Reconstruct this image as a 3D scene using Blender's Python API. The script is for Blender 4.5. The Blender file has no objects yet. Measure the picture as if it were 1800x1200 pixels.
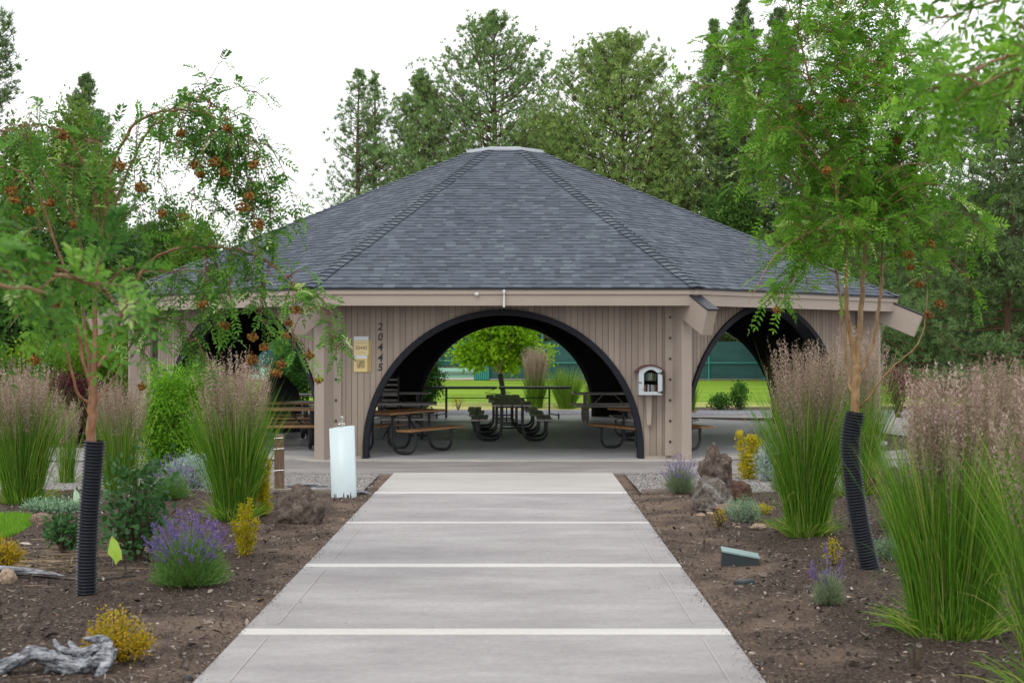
import bpy, math, random
import numpy as np
from mathutils import Vector, Matrix, noise

# ---------------------------------------------------------------- camera, world, sun, exposure
scene = bpy.context.scene
COL = scene.collection
R = math.radians
F = 2500.0            # focal length in photo pixels (photo is 1800 wide)
H = 2.0               # eye height

cd = bpy.data.cameras.new('camera'); cam = bpy.data.objects.new('camera', cd); COL.objects.link(cam)
cd.sensor_width = 36; cd.lens = 50.0; cd.clip_start = .1; cd.clip_end = 2000
cam.location = (0, 0, H); cam.rotation_euler = (R(90) + 4/F, 0, 0)
cd.dof.use_dof = True; cd.dof.focus_distance = 20.0; cd.dof.aperture_fstop = 3.6
scene.camera = cam

w = bpy.data.worlds.new('World'); scene.world = w; w.use_nodes = True
nt = w.node_tree; nt.nodes.clear()
out = nt.nodes.new('ShaderNodeOutputWorld'); bg = nt.nodes.new('ShaderNodeBackground')
sky = nt.nodes.new('ShaderNodeTexSky'); sky.sky_type = 'NISHITA'; sky.sun_disc = False
SUN_EL, SUN_AZ = R(52), R(205)
sky.sun_elevation = SUN_EL; sky.sun_rotation = SUN_AZ
tc = nt.nodes.new('ShaderNodeTexCoord'); nz = nt.nodes.new('ShaderNodeTexNoise'); nz.inputs['Scale'].default_value = 2.2
nz.inputs['Detail'].default_value = 4
mp = nt.nodes.new('ShaderNodeMapping'); mp.inputs['Scale'].default_value = (1, 1, 3.2)
cr = nt.nodes.new('ShaderNodeValToRGB')
cr.color_ramp.elements[0].position = .34; cr.color_ramp.elements[0].color = (7.9, 8.15, 8.5, 1)
cr.color_ramp.elements[1].position = .58; cr.color_ramp.elements[1].color = (15, 15, 15, 1)
mx = nt.nodes.new('ShaderNodeMixRGB'); mx.inputs[0].default_value = .93
L = nt.links
L.new(tc.outputs['Generated'], mp.inputs['Vector']); L.new(mp.outputs[0], nz.inputs['Vector'])
L.new(nz.outputs['Fac'], cr.inputs[0]); L.new(sky.outputs[0], mx.inputs[1]); L.new(cr.outputs[0], mx.inputs[2])
L.new(mx.outputs[0], bg.inputs['Color']); bg.inputs['Strength'].default_value = .1
L.new(bg.outputs[0], out.inputs['Surface'])

sd = bpy.data.lights.new('sun', 'SUN'); sd.energy = .9; sd.angle = R(30); sd.color = (1, .96, .9)
so = bpy.data.objects.new('sun', sd); COL.objects.link(so); so.location = (-10, -10, 30)
sv = Vector((math.sin(SUN_AZ)*math.cos(SUN_EL), math.cos(SUN_AZ)*math.cos(SUN_EL), math.sin(SUN_EL)))
so.rotation_euler = sv.to_track_quat('Z', 'Y').to_euler()

scene.view_settings.view_transform = 'Standard'; scene.view_settings.look = 'None'
scene.view_settings.exposure = 0.22; scene.view_settings.gamma = 1.0; scene.view_settings.use_curve_mapping = False
scene.cycles.max_bounces = 8; scene.cycles.transparent_max_bounces = 8

# ---------------------------------------------------------------- helpers
def G(px, py, z=0.0):
    """point on height z seen at photo pixel (px,py)"""
    Y = (H-z)*F/(py-604.0)
    return np.array([(px-900)/F*Y, Y, z])
def P(px, py, Y):
    return np.array([(px-900)/F*Y, Y, H-(py-604)/F*Y])

def hgt(x, y):
    """ground height: planting beds swell a little away from the path"""
    e = np.minimum(np.maximum(np.maximum(-1.9-x, x-1.58), 0), 3)/3.0
    fade = np.clip((20.5-y)/2.5, 0, 1)*np.clip((y-2)/3, 0, 1)
    b = (.035*np.sin(x*1.9+1)*np.cos(y*.9) + .02*np.sin(x*4.1+y*2.7))*np.clip(e*4, 0, 1)
    return (-.03 + .07*e + b)*fade - .03*(1-fade)

class MB:
    def __init__(s): s.V = []; s.n = 0; s.F = []; s.T = []; s.M = []
    def add(s, v, f, t=0.5, m=0):
        v = np.asarray(v, dtype=np.float64).reshape(-1, 3)
        f = np.asarray(f, dtype=np.int64)
        if f.ndim == 1: f = f[None, :]
        s.V.append(v); s.F.append(f + s.n); s.n += len(v)
        t = np.broadcast_to(np.asarray(t, dtype=np.float64), (len(f),)) if np.ndim(t) == 0 else np.asarray(t)
        s.T.append(t); s.M.append(np.full(len(f), m, dtype=np.int32))
        return s
    def build(s, name, mats, parent=None, loc=(0, 0, 0), smooth=False, rotz=0.0):
        me = bpy.data.meshes.new(name)
        if s.n:
            V = np.concatenate(s.V)
            me.vertices.add(len(V)); me.vertices.foreach_set('co', V.ravel())
            ks = np.concatenate([np.full(len(f), f.shape[1], dtype=np.int32) for f in s.F])
            idx = np.concatenate([f.ravel() for f in s.F]).astype(np.int32)
            st = np.concatenate([[0], np.cumsum(ks)[:-1]]).astype(np.int32)
            me.loops.add(len(idx)); me.loops.foreach_set('vertex_index', idx)
            me.polygons.add(len(ks)); me.polygons.foreach_set('loop_start', st)
            try: me.polygons.foreach_set('loop_total', ks)
            except Exception: pass
            me.polygons.foreach_set('material_index', np.concatenate(s.M))
            me.polygons.foreach_set('use_smooth', np.full(len(ks), smooth, dtype=bool))
            me.update(calc_edges=True)
            a = me.attributes.new('tint', 'FLOAT', 'FACE'); a.data.foreach_set('value', np.concatenate(s.T).astype(np.float32))
            me.validate()
        if not isinstance(mats, (list, tuple)): mats = [mats]
        for m in mats: me.materials.append(m)
        o = bpy.data.objects.new(name, me); COL.objects.link(o)
        o.location = loc; o.rotation_euler = (0, 0, rotz)
        if parent: o.parent = parent
        return o

def tag(o, label=None, cat=None, group=None, kind=None):
    if label: o['label'] = label
    if cat: o['category'] = cat
    if group: o['group'] = group
    if kind: o['kind'] = kind
    return o
def thing(name, label, cat, loc=(0, 0, 0), rotz=0, group=None):
    o = bpy.data.objects.new(name, None); COL.objects.link(o); o.empty_display_size = .2
    o.location = loc; o.rotation_euler = (0, 0, rotz)
    return tag(o, label, cat, group)
def kids(o): return [c for c in bpy.data.objects if c.parent == o]
def copy_tree(o, parent=None):
    c = o.copy(); COL.objects.link(c)
    if parent: c.parent = parent
    for k in kids(o): copy_tree(k, c)
    return c

BOXF = np.array([[0, 3, 2, 1], [4, 5, 6, 7], [0, 1, 5, 4], [1, 2, 6, 5], [2, 3, 7, 6], [3, 0, 4, 7]])
def box(mb, x0, x1, y0, y1, z0, z1, M=None, t=.5, m=0):
    v = np.array([[x0, y0, z0], [x1, y0, z0], [x1, y1, z0], [x0, y1, z0], [x0, y0, z1], [x1, y0, z1], [x1, y1, z1], [x0, y1, z1]], float)
    if M is not None: v = v @ M[:3, :3].T + M[:3, 3]
    mb.add(v, BOXF, t, m)
def bbox(mb, x0, x1, y0, y1, z0, z1, b=.006, M=None, t=.5, m=0):
    """box with chamfered edges"""
    cx, cy, cz = (x0+x1)/2, (y0+y1)/2, (z0+z1)/2
    hx, hy, hz = abs(x1-x0)/2, abs(y1-y0)/2, abs(z1-z0)/2
    b = min(b, hx*.45, hy*.45, hz*.45)
    V = []; idx = {}
    for sx in (-1, 1):
        for sy in (-1, 1):
            for sz in (-1, 1):
                for a in range(3):
                    p = [sx*(hx-b), sy*(hy-b), sz*(hz-b)]
                    p[a] = (sx*hx, sy*hy, sz*hz)[a]
                    idx[(sx, sy, sz, a)] = len(V); V.append([p[0]+cx, p[1]+cy, p[2]+cz])
    Fq = []; Ft = []
    for a in range(3):
        o1, o2 = (a+1) % 3, (a+2) % 3
        for s in (-1, 1):
            q = []
            for (u, v_) in ((-1, -1), (1, -1), (1, 1), (-1, 1)):
                k = [0, 0, 0]; k[a] = s; k[o1] = u; k[o2] = v_
                q.append(idx[(*k, a)])
            Fq.append(q if s > 0 else q[::-1])
    for a in range(3):      # edges along axis a
        o1, o2 = (a+1) % 3, (a+2) % 3
        for u in (-1, 1):
            for v_ in (-1, 1):
                def kk(s, ax):
                    k = [0, 0, 0]; k[a] = s; k[o1] = u; k[o2] = v_; return idx[(*k, ax)]
                q = [kk(-1, o1), kk(1, o1), kk(1, o2), kk(-1, o2)]
                Fq.append(q if u*v_ < 0 else q[::-1])
    for sx in (-1, 1):
        for sy in (-1, 1):
            for sz in (-1, 1):
                q = [idx[(sx, sy, sz, 0)], idx[(sx, sy, sz, 1)], idx[(sx, sy, sz, 2)]]
                Ft.append(q if sx*sy*sz > 0 else q[::-1])
    V = np.array(V)
    if M is not None: V = V @ M[:3, :3].T + M[:3, 3]
    n0 = mb.n
    mb.add(V, Fq, t, m)
    mb.F.append(np.array(Ft)+n0); mb.T.append(np.full(8, t)); mb.M.append(np.full(8, m, dtype=np.int32))
def rotz(a, loc=(0, 0, 0)):
    c, s = math.cos(a), math.sin(a)
    return np.array([[c, -s, 0, loc[0]], [s, c, 0, loc[1]], [0, 0, 1, loc[2]], [0, 0, 0, 1]], float)
def frame(o, X, Y, Z):
    M = np.eye(4); M[:3, 0] = X; M[:3, 1] = Y; M[:3, 2] = Z; M[:3, 3] = o; return M
def nrm(v): v = np.asarray(v, float); return v/(np.linalg.norm(v, axis=-1, keepdims=True)+1e-12)

def smooth_path(pts, n=4):
    """catmull-rom resample"""
    p = np.asarray(pts, float)
    if len(p) < 3: return p
    q = np.vstack([2*p[0]-p[1], p, 2*p[-1]-p[-2]]); o = []
    for i in range(1, len(q)-2):
        for k in range(n):
            t = k/n
            o.append(.5*((2*q[i])+(-q[i-1]+q[i+1])*t+(2*q[i-1]-5*q[i]+4*q[i+1]-q[i+2])*t*t+(-q[i-1]+3*q[i]-3*q[i+1]+q[i+2])*t**3))
    o.append(q[-2]); return np.array(o)
def tube(mb, pts, r, n=8, t=.5, m=0, cap=True):
    pts = np.asarray(pts, float); k = len(pts)
    r = np.broadcast_to(np.asarray(r, float), (k,)) if np.ndim(r) == 0 else np.interp(np.linspace(0, 1, k), np.linspace(0, 1, len(r)), r)
    T = np.gradient(pts, axis=0); T = nrm(T)
    up = np.array([0, 0, 1.]) if abs(T[0][2]) < .9 else np.array([1., 0, 0])
    N = nrm(np.cross(T[0], up)); Ns = [N]
    for i in range(1, k):
        N = N - T[i]*np.dot(N, T[i]); N = nrm(N); Ns.append(N)
    Ns = np.array(Ns); B = np.cross(T, Ns)
    a = np.linspace(0, 2*np.pi, n, endpoint=False)
    V = (pts[:, None, :] + r[:, None, None]*(np.cos(a)[None, :, None]*Ns[:, None, :]+np.sin(a)[None, :, None]*B[:, None, :])).reshape(-1, 3)
    i = np.arange(k-1)[:, None]*n; j = np.arange(n)[None, :]; j2 = (j+1) % n
    Fq = np.stack([i+j, i+j2, i+n+j2, i+n+j], -1).reshape(-1, 4)
    n0 = mb.n
    mb.add(V, Fq, t, m)
    if cap and r[-1] > 1e-4:
        mb.F.append(np.arange((k-1)*n, k*n)[None, :]+n0); mb.T.append(np.array([t])); mb.M.append(np.array([m], dtype=np.int32))
    if cap:
        mb.F.append(np.arange(n)[::-1][None, :]+n0); mb.T.append(np.array([t])); mb.M.append(np.array([m], dtype=np.int32))
def lathe(mb, prof, n=16, c=(0, 0, 0), t=.5, m=0):
    a = np.linspace(0, 2*np.pi, n, endpoint=False)
    V = np.array([[c[0]+r*math.cos(x), c[1]+r*math.sin(x), c[2]+z] for r, z in prof for x in a])
    k = len(prof); i = np.arange(k-1)[:, None]*n; j = np.arange(n)[None, :]; j2 = (j+1) % n
    mb.add(V, np.stack([i+j, i+j2, i+n+j2, i+n+j], -1).reshape(-1, 4), t, m)
def prism(mb, poly, z0, z1, M=None, t=.5, m=0):
    k = len(poly); V = np.array([[x, y, z0] for x, y in poly]+[[x, y, z1] for x, y in poly], float)
    if M is not None: V = V @ M[:3, :3].T + M[:3, 3]
    n0 = mb.n; i = np.arange(k); j = (i+1) % k
    mb.add(V, np.stack([i, j, j+k, i+k], -1), t, m)
    mb.F.append(np.arange(k)[::-1][None, :]+n0); mb.F.append(np.arange(k, 2*k)[None, :]+n0)
    mb.T.append(np.array([t, t])); mb.M.append(np.array([m, m], dtype=np.int32))

def cards(mb, p, d, nn, Ln, W, t, m=0, kind='leaf'):
    """many leaf shaped faces: base points p, directions d, normals nn, lengths, widths"""
    p = np.asarray(p, float); k = len(p); d = nrm(d); S = nrm(np.cross(d, nn)); N = np.cross(S, d)
    Ln = np.broadcast_to(Ln, (k,))[:, None]; W = np.broadcast_to(W, (k,))[:, None]
    if kind == 'leaf':      # two folded quads sharing a midrib
        a = p+d*Ln*.32+S*W*.5+N*W*.18; b = p+d*Ln*.72+S*W*.40+N*W*.14
        a2 = p+d*Ln*.32-S*W*.5+N*W*.18; b2 = p+d*Ln*.72-S*W*.40+N*W*.14
        V = np.stack([p, a, b, p+d*Ln, b2, a2], 1).reshape(-1, 3)
        i = np.arange(k)*6
        Fq = np.concatenate([np.stack([i, i+1, i+2, i+3], -1), np.stack([i, i+3, i+4, i+5], -1)])
        mb.add(V, Fq, np.tile(np.broadcast_to(t, (k,)), 2), m)
    elif kind == 'kite':
        V = np.stack([p, p+d*Ln*.45+S*W*.5, p+d*Ln, p+d*Ln*.45-S*W*.5], 1).reshape(-1, 3)
        i = np.arange(k)*4
        mb.add(V, np.stack([i, i+1, i+2, i+3], -1), np.broadcast_to(t, (k,)), m)
    else:                   # 'needle' triangle
        V = np.stack([p-S*W*.5, p+S*W*.5, p+d*Ln], 1).reshape(-1, 3)
        i = np.arange(k)*3
        mb.add(V, np.stack([i, i+1, i+2], -1), np.broadcast_to(t, (k,)), m)
def ribbons(mb, p, d0, bend, Ln, W, t, seg=5, m=0, rs=None):
    """grass blades: start p, direction d0, bending by vector bend along length"""
    k = len(p); d0 = nrm(d0); Ln = np.broadcast_to(Ln, (k,))[:, None]; W = np.broadcast_to(W, (k,))[:, None]
    side = nrm(np.cross(d0, rs.normal(size=(k, 3)) if rs is not None else np.array([0, 1., 0])))
    rows = []
    for j in range(seg+1):
        s = j/seg; c = p + d0*Ln*s + bend*Ln*s*s
        wd = W*(1-.0*s)*(.5 if s < .75 else .5*(1-s)/.25+.02)
        rows += [c-side*wd, c+side*wd]
    V = np.stack(rows, 1).reshape(-1, 3); q = 2*(seg+1)
    b = np.arange(k)[:, None]*q; j = np.arange(seg)[None, :]*2
    Fq = np.stack([b+j, b+j+1, b+j+3, b+j+2], -1).reshape(-1, 4)
    mb.add(V, Fq, np.repeat(np.broadcast_to(t, (k,)), seg), m)
def rdir(rs, n): return nrm(rs.normal(size=(n, 3)))

# ---------------------------------------------------------------- materials
def newmat(name):
    m = bpy.data.materials.new(name); m.use_nodes = True; nt = m.node_tree
    b = nt.nodes['Principled BSDF']; return m, nt, b
def ramp(nt, fac, stops):
    r = nt.nodes.new('ShaderNodeValToRGB'); e = r.color_ramp.elements
    while len(e) < len(stops): e.new(.5)
    for i, (p, c) in enumerate(stops): e[i].position = p; e[i].color = (*c, 1)
    nt.links.new(fac, r.inputs[0]); return r.outputs[0]
def noise_fac(nt, scale, detail=4, rough=.6, vec=None, sc=(1, 1, 1), obj=True):
    t = nt.nodes.new('ShaderNodeTexCoord'); mp = nt.nodes.new('ShaderNodeMapping'); mp.inputs['Scale'].default_value = sc
    nt.links.new(t.outputs['Object'] if obj else t.outputs['Generated'], mp.inputs['Vector'])
    n = nt.nodes.new('ShaderNodeTexNoise'); n.inputs['Scale'].default_value = scale; n.inputs['Detail'].default_value = detail
    n.inputs['Roughness'].default_value = rough; nt.links.new(mp.outputs[0], n.inputs['Vector']); return n.outputs['Fac']
def bump(nt, b, h, strength=.3, dist=.01):
    bm = nt.nodes.new('ShaderNodeBump'); bm.inputs['Strength'].default_value = strength; bm.inputs['Distance'].default_value = dist
    nt.links.new(h, bm.inputs['Height']); nt.links.new(bm.outputs[0], b.inputs['Normal'])
def mixc(nt, fac, a, b, mode='MIX'):
    m = nt.nodes.new('ShaderNodeMixRGB'); m.blend_type = mode
    for k, v in ((0, fac), (1, a), (2, b)):
        if isinstance(v, (int, float)): m.inputs[k].default_value = v
        elif isinstance(v, tuple): m.inputs[k].default_value = (*v, 1)
        else: nt.links.new(v, m.inputs[k])
    return m.outputs[0]
def attr(nt, name='tint'):
    a = nt.nodes.new('ShaderNodeAttribute'); a.attribute_name = name; return a.outputs['Fac']
def leafmat(name, stops, trans=.35, rough=.6, nscale=0, spec=.12):
    m, nt, b = newmat(name)
    c = ramp(nt, attr(nt), stops)
    if nscale:
        f = noise_fac(nt, nscale, 2)
        c = mixc(nt, .55, c, ramp(nt, f, [(.3, (.45, .45, .45)), (.7, (1.35, 1.3, 1.1))]), 'MULTIPLY')
    nt.links.new(c, b.inputs['Base Color']); b.inputs['Roughness'].default_value = rough; b.inputs['Specular IOR Level'].default_value = spec
    if trans:
        tr = nt.nodes.new('ShaderNodeBsdfTranslucent'); mx = nt.nodes.new('ShaderNodeMixShader'); mx.inputs[0].default_value = trans
        nt.links.new(mixc(nt, 1, c, (1.15, 1.25, .7), 'MULTIPLY'), tr.inputs['Color'])
        nt.links.new(b.outputs[0], mx.inputs[1]); nt.links.new(tr.outputs[0], mx.inputs[2])
        nt.links.new(mx.outputs[0], nt.nodes['Material Output'].inputs['Surface'])
    return m
def simple(name, col, rough=.6, metal=0, nscale=0, var=.25, bumpk=0, sc=(1, 1, 1), spec=.5):
    m, nt, b = newmat(name); b.inputs['Roughness'].default_value = rough; b.inputs['Metallic'].default_value = metal
    b.inputs['Specular IOR Level'].default_value = spec
    if nscale:
        f = noise_fac(nt, nscale, 5, .65, sc=sc)
        c = ramp(nt, f, [(.25, tuple(x*(1-var) for x in col)), (.75, tuple(min(1, x*(1+var)) for x in col))])
        nt.links.new(c, b.inputs['Base Color'])
        if bumpk: bump(nt, b, f, bumpk)
    else: b.inputs['Base Color'].default_value = (*col, 1)
    return m
M = {}
# ---------------------------------------------------------------- ground, path, slab
def mat_soil():
    m, nt, b = newmat('bark_soil')
    f1 = noise_fac(nt, 1.1, 5, .6); f2 = noise_fac(nt, 38, 6, .75); f3 = noise_fac(nt, 160, 3, .7)
    tc = nt.nodes.new('ShaderNodeTexCoord'); sp = nt.nodes.new('ShaderNodeSeparateXYZ'); nt.links.new(tc.outputs['Object'], sp.inputs[0])
    # sandy strip where the bed meets the path
    ab = nt.nodes.new('ShaderNodeMath'); ab.operation = 'ADD'; ab.inputs[1].default_value = .16; nt.links.new(sp.outputs[0], ab.inputs[0])
    a2 = nt.nodes.new('ShaderNodeMath'); a2.operation = 'ABSOLUTE'; nt.links.new(ab.outputs[0], a2.inputs[0])
    mr = nt.nodes.new('ShaderNodeMapRange'); mr.inputs[1].default_value = 1.75; mr.inputs[2].default_value = 3.3; mr.inputs[3].default_value = .20; mr.inputs[4].default_value = -.06
    nt.links.new(a2.outputs[0], mr.inputs[0])
    ad = nt.nodes.new('ShaderNodeMath'); ad.operation = 'ADD'; nt.links.new(mr.outputs[0], ad.inputs[0]); nt.links.new(f1, ad.inputs[1])
    bark = ramp(nt, f2, [(.28, (.024, .017, .014)), (.5, (.105, .076, .062)), (.72, (.30, .24, .205))])
    sand = ramp(nt, f2, [(.3, (.19, .135, .10)), (.7, (.36, .27, .21))])
    fac = ramp(nt, ad.outputs[0], [(.58, (0, 0, 0)), (.74, (.85, .85, .85))])
    c = mixc(nt, fac, bark, sand)
    c = mixc(nt, .5, c, ramp(nt, f3, [(.35, (.5, .5, .5)), (.65, (1.5, 1.45, 1.4))]), 'MULTIPLY')
    nt.links.new(c, b.inputs['Base Color']); b.inputs['Roughness'].default_value = .95; b.inputs['Specular IOR Level'].default_value = .15
    ad2 = nt.nodes.new('ShaderNodeMath'); ad2.operation = 'ADD'; nt.links.new(f2, ad2.inputs[0]); nt.links.new(f3, ad2.inputs[1])
    bump(nt, b, ad2.outputs[0], .9, .03)
    return m
def mat_concrete(name, lo, hi, wet=False, streak=1.0):
    m, nt, b = newmat(name)
    f1 = noise_fac(nt, .9, 6, .62, sc=(.6, 1.6, 1)); f2 = noise_fac(nt, 55, 4, .7, sc=(.6, 1.3, 1)); f3 = noise_fac(nt, 3.5, 7, .72, sc=(.6, 1.1, 1))
    f4 = noise_fac(nt, 240, 2, .6)
    c = ramp(nt, f1, [(.3, lo), (.68, hi)])
    c = mixc(nt, .26*streak, c, ramp(nt, f3, [(.3, (.62, .6, .62)), (.7, (1.3, 1.3, 1.28))]), 'MULTIPLY')
    f5 = noise_fac(nt, 16, 7, .75); c = mixc(nt, .32*streak, c, ramp(nt, f5, [(.34, (.62, .61, .62)), (.52, (1.0, 1.0, 1.0)), (.68, (1.22, 1.22, 1.2))]), 'MULTIPLY')
    f6 = noise_fac(nt, 2.3, 8, .8); c = mixc(nt, ramp(nt, f6, [(.62, (0, 0, 0)), (.74, (.28, .28, .28))]), c, tuple(x*.72 for x in lo))
    c = mixc(nt, .3, c, ramp(nt, f2, [(.3, (.7, .7, .7)), (.7, (1.25, 1.25, 1.25))]), 'MULTIPLY')
    c = mixc(nt, .25, c, ramp(nt, f4, [(.35, (.65, .65, .65)), (.6, (1.2, 1.2, 1.2))]), 'MULTIPLY')
    nt.links.new(c, b.inputs['Base Color'])
    if wet:
        rr = ramp(nt, f1, [(.35, (.30, .30, .30)), (.65, (.48, .48, .48))]); nt.links.new(rr, b.inputs['Roughness']); b.inputs['Specular IOR Level'].default_value = .9
    else: b.inputs['Roughness'].default_value = .8; b.inputs['Specular IOR Level'].default_value = .3
    bump(nt, b, f2, .012 if wet else .12, .004)
    return m
def mat_gravel(name, lo, hi, sc=45):
    m, nt, b = newmat(name)
    t = nt.nodes.new('ShaderNodeTexCoord'); v = nt.nodes.new('ShaderNodeTexVoronoi'); v.inputs['Scale'].default_value = sc
    nt.links.new(t.outputs['Object'], v.inputs['Vector'])
    c = ramp(nt, v.outputs['Color'], [(.1, lo), (.9, hi)])
    f = noise_fac(nt, 1.5, 4)
    c = mixc(nt, .5, c, ramp(nt, f, [(.3, (.7, .68, .65)), (.7, (1.2, 1.2, 1.2))]), 'MULTIPLY')
    nt.links.new(c, b.inputs['Base Color']); b.inputs['Roughness'].default_value = .9
    bump(nt, b, v.outputs['Distance'], .8, .02); return m
def mat_lawn(name):
    m, nt, b = newmat(name)
    f1 = noise_fac(nt, .22, 4, .6, sc=(.5, 1.6, 1)); f2 = noise_fac(nt, 14, 4, .7); f3 = noise_fac(nt, .6, 3, .6, sc=(.2, 1, 1))
    tc = nt.nodes.new('ShaderNodeTexCoord'); sp = nt.nodes.new('ShaderNodeSeparateXYZ'); nt.links.new(tc.outputs['Object'], sp.inputs[0])
    mr = nt.nodes.new('ShaderNodeMapRange'); mr.inputs[1].default_value = 44; mr.inputs[2].default_value = 56; mr.inputs[3].default_value = .42; mr.inputs[4].default_value = -.3
    nt.links.new(sp.outputs[1], mr.inputs[0])
    ad = nt.nodes.new('ShaderNodeMath'); ad.operation = 'ADD'; nt.links.new(mr.outputs[0], ad.inputs[0]); nt.links.new(f3, ad.inputs[1])
    g = ramp(nt, f1, [(.3, (.12, .23, .02)), (.7, (.25, .38, .04))])
    dry = ramp(nt, f3, [(.3, (.36, .38, .12)), (.7, (.55, .46, .22))])
    c = mixc(nt, ramp(nt, ad.outputs[0], [(.55, (0, 0, 0)), (.85, (.9, .9, .9))]), g, dry)
    c = mixc(nt, .5, c, ramp(nt, f2, [(.3, (.6, .65, .6)), (.7, (1.3, 1.25, 1.2))]), 'MULTIPLY')
    nt.links.new(c, b.inputs['Base Color']); b.inputs['Roughness'].default_value = .9; b.inputs['Specular IOR Level'].default_value = .1
    bump(nt, b, f2, .8, .05); return m
M['soil'] = mat_soil()
M['path'] = mat_concrete('path_concrete', (.262, .247, .25), (.385, .366, .368), streak=1.0)
M['path_light'] = mat_concrete('new_concrete', (.38, .36, .345), (.47, .455, .435), streak=.4)
M['joint'] = mat_concrete('joint_concrete', (.50, .48, .455), (.61, .595, .57), streak=.3)
M['score'] = mat_concrete('score_concrete', (.33, .31, .305), (.44, .42, .41), streak=.3)
M['apron'] = mat_concrete('apron_concrete', (.20, .185, .18), (.33, .31, .295))
M['slab'] = mat_concrete('slab_concrete', (.38, .39, .40), (.55, .56, .57), wet=True, streak=.5)
M['slab_edge'] = mat_concrete('slab_edge_concrete', (.38, .36, .33), (.52, .50, .47), streak=.4)
M['gravel'] = mat_gravel('gravel', (.10, .095, .10), (.42, .39, .37))
M['gravel_dark'] = mat_gravel('gravel_dark', (.08, .08, .095), (.30, .30, .34), 20)
M['lawn'] = mat_lawn('lawn')

# one ground sheet: fine near the beds, reaching the horizon
xs = np.concatenate([[-900, -300, -100, -40, -20, -12], np.arange(-9, 9.01, .12), [12, 20, 40, 100, 300, 900]])
ys = np.concatenate([[-60, -10, 0], np.arange(3, 21.5, .12), [23, 26, 30, 40, 60, 100, 200, 400, 1200]])
X, Y = np.meshgrid(xs, ys)
rs0 = np.random.RandomState(3)
Z = hgt(X, Y) + rs0.normal(size=X.shape)*.006*((np.abs(X) < 9) & (Y < 21) & (Y > 3))
Z[(X > -2.0) & (X < 1.72)] = np.minimum(Z[(X > -2.0) & (X < 1.72)], -.03)
Z[Y > 21] = -.045; Z[(Y > 19.4) & (Y <= 21.1)] -= .03
nx, ny = len(xs), len(ys)
gm = MB(); i = (np.arange(ny-1)[:, None]*nx+np.arange(nx-1)[None, :]).ravel()
gm.add(np.stack([X.ravel(), Y.ravel(), Z.ravel()], -1), np.stack([i, i+1, i+1+nx, i+nx], -1))
tag(gm.build('ground', M['soil'], smooth=True), kind='structure')

def sheet(name, poly, z, mat, depth=0.0, loc=(0, 0, 0)):
    mb = MB()
    if depth: prism(mb, poly, z-depth, z)
    else: mb.add([[x, y, z] for x, y in poly], np.arange(len(poly)))
    return tag(mb.build(name, mat, loc=loc), kind='structure')

# walkway: cast panels between bright joint bands
def path_x(Y):     # edges
    t = (Y-8.39)/(22.1-8.39); return (-1.886+.056*t, 1.503+.054*t)
pm = MB()
bands = [(-4.2, -3.98), (-1.5, -1.28), (1.3, 1.52), (4.05, 4.27), (6.9, 7.12), (9.78, 9.985), (12.74, 12.93), (15.85, 15.97), (18.98, 19.22)]
def strip(y0, y1, m, z=0.0, a=0, b=1):
    (l0, r0), (l1, r1) = path_x(y0), path_x(y1)
    q = [(l0+(r0-l0)*a, y0), (l0+(r0-l0)*b, y0), (l1+(r1-l1)*b, y1), (l1+(r1-l1)*a, y1)]
    prism(pm, q, -.12, z, m=m)
yy = -6.0
for b0, b1 in bands:
    strip(yy, b0-.004, 0 if yy < 19 else 1, 0)
    strip(b0, b1, 2, .004)
    yy = b1+.004
strip(yy, 22.1, 1, 0)
# tooled lines near both edges
for k, (b0, b1) in enumerate(bands[:-2]):
    n0, n1 = b1+.2, bands[k+1][0]-.1
    for a in (.062, .938):
        (l0, r0), (l1, r1) = path_x(n0), path_x(n1); w_ = .006
        xa, xb = l0+(r0-l0)*a, l1+(r1-l1)*a
        pm.add([[xa-w_, n0, .004], [xa+w_, n0, .004], [xb+w_, n1, .004], [xb-w_, n1, .004]], [0, 1, 2, 3], m=3)
tag(pm.build('path', [M['path'], M['path_light'], M['joint'], M['score']]), kind='structure')

PC = np.array([-.155, 32.1])           # pavilion centre
def octa(Rr, c=PC): return [(c[0]+Rr*math.sin(R(22.5+45*k)), c[1]-Rr*math.cos(R(22.5+45*k))) for k in range(8)]
sheet('slab', octa(8.35)[::-1][::-1], .0, M['slab'], .14)
# pale rim of the slab
rim = MB(); o1 = octa(8.42); o0 = octa(8.02)
for k in range(8):
    j = (k+1) % 8
    rim.add([[*o1[k], .006], [*o1[j], .006], [*o0[j], .006], [*o0[k], .006]], [0, 1, 2, 3], m=0)
    rim.add([[*o1[k], -.13], [*o1[j], -.13], [*o1[j], .006], [*o1[k], .006]], [0, 1, 2, 3], m=0)
tag(rim.build('slab_rim', M['slab_edge']), kind='structure')
sheet('apron', [(-4.05, 22.1), (3.7, 22.1), (4.4, 24.6), (-4.0, 24.7), (-4.4, 23.4)], -.012, M['apron'], .1)
sheet('gravel', [(-15, 19.6), (-7.6, 19.3), (-2.05, 19.25), (-2.05, 22.1), (-4.1, 22.6), (-5.2, 27), (-15, 29)], -.022, M['gravel'])
sheet('gravel', [(1.75, 19.4), (3.5, 19.3), (9, 20), (16, 24), (16, 33), (9, 33), (8, 26), (4.3, 23.5), (3.6, 22.1), (1.75, 22.1)], -.024, M['gravel'])
sheet('pavement', [(-15, 24.2), (-6.2, 24.4), (-6.2, 26.2), (-15, 27)], -.006, M['apron'])
sheet('pavement', [(3.8, 24.2), (14, 26.5), (24, 36), (24, 40.5), (-16, 40.5), (-16, 33), (-8.5, 31), (-7, 38.5), (0, 39.9), (7, 38.5), (8.6, 31), (8, 27.5)], -.014, M['apron'])
sheet('gravel', [(-30, 40.2), (30, 40.2), (30, 43.4), (-30, 43.4)], -.01, M['gravel_dark'])
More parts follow.
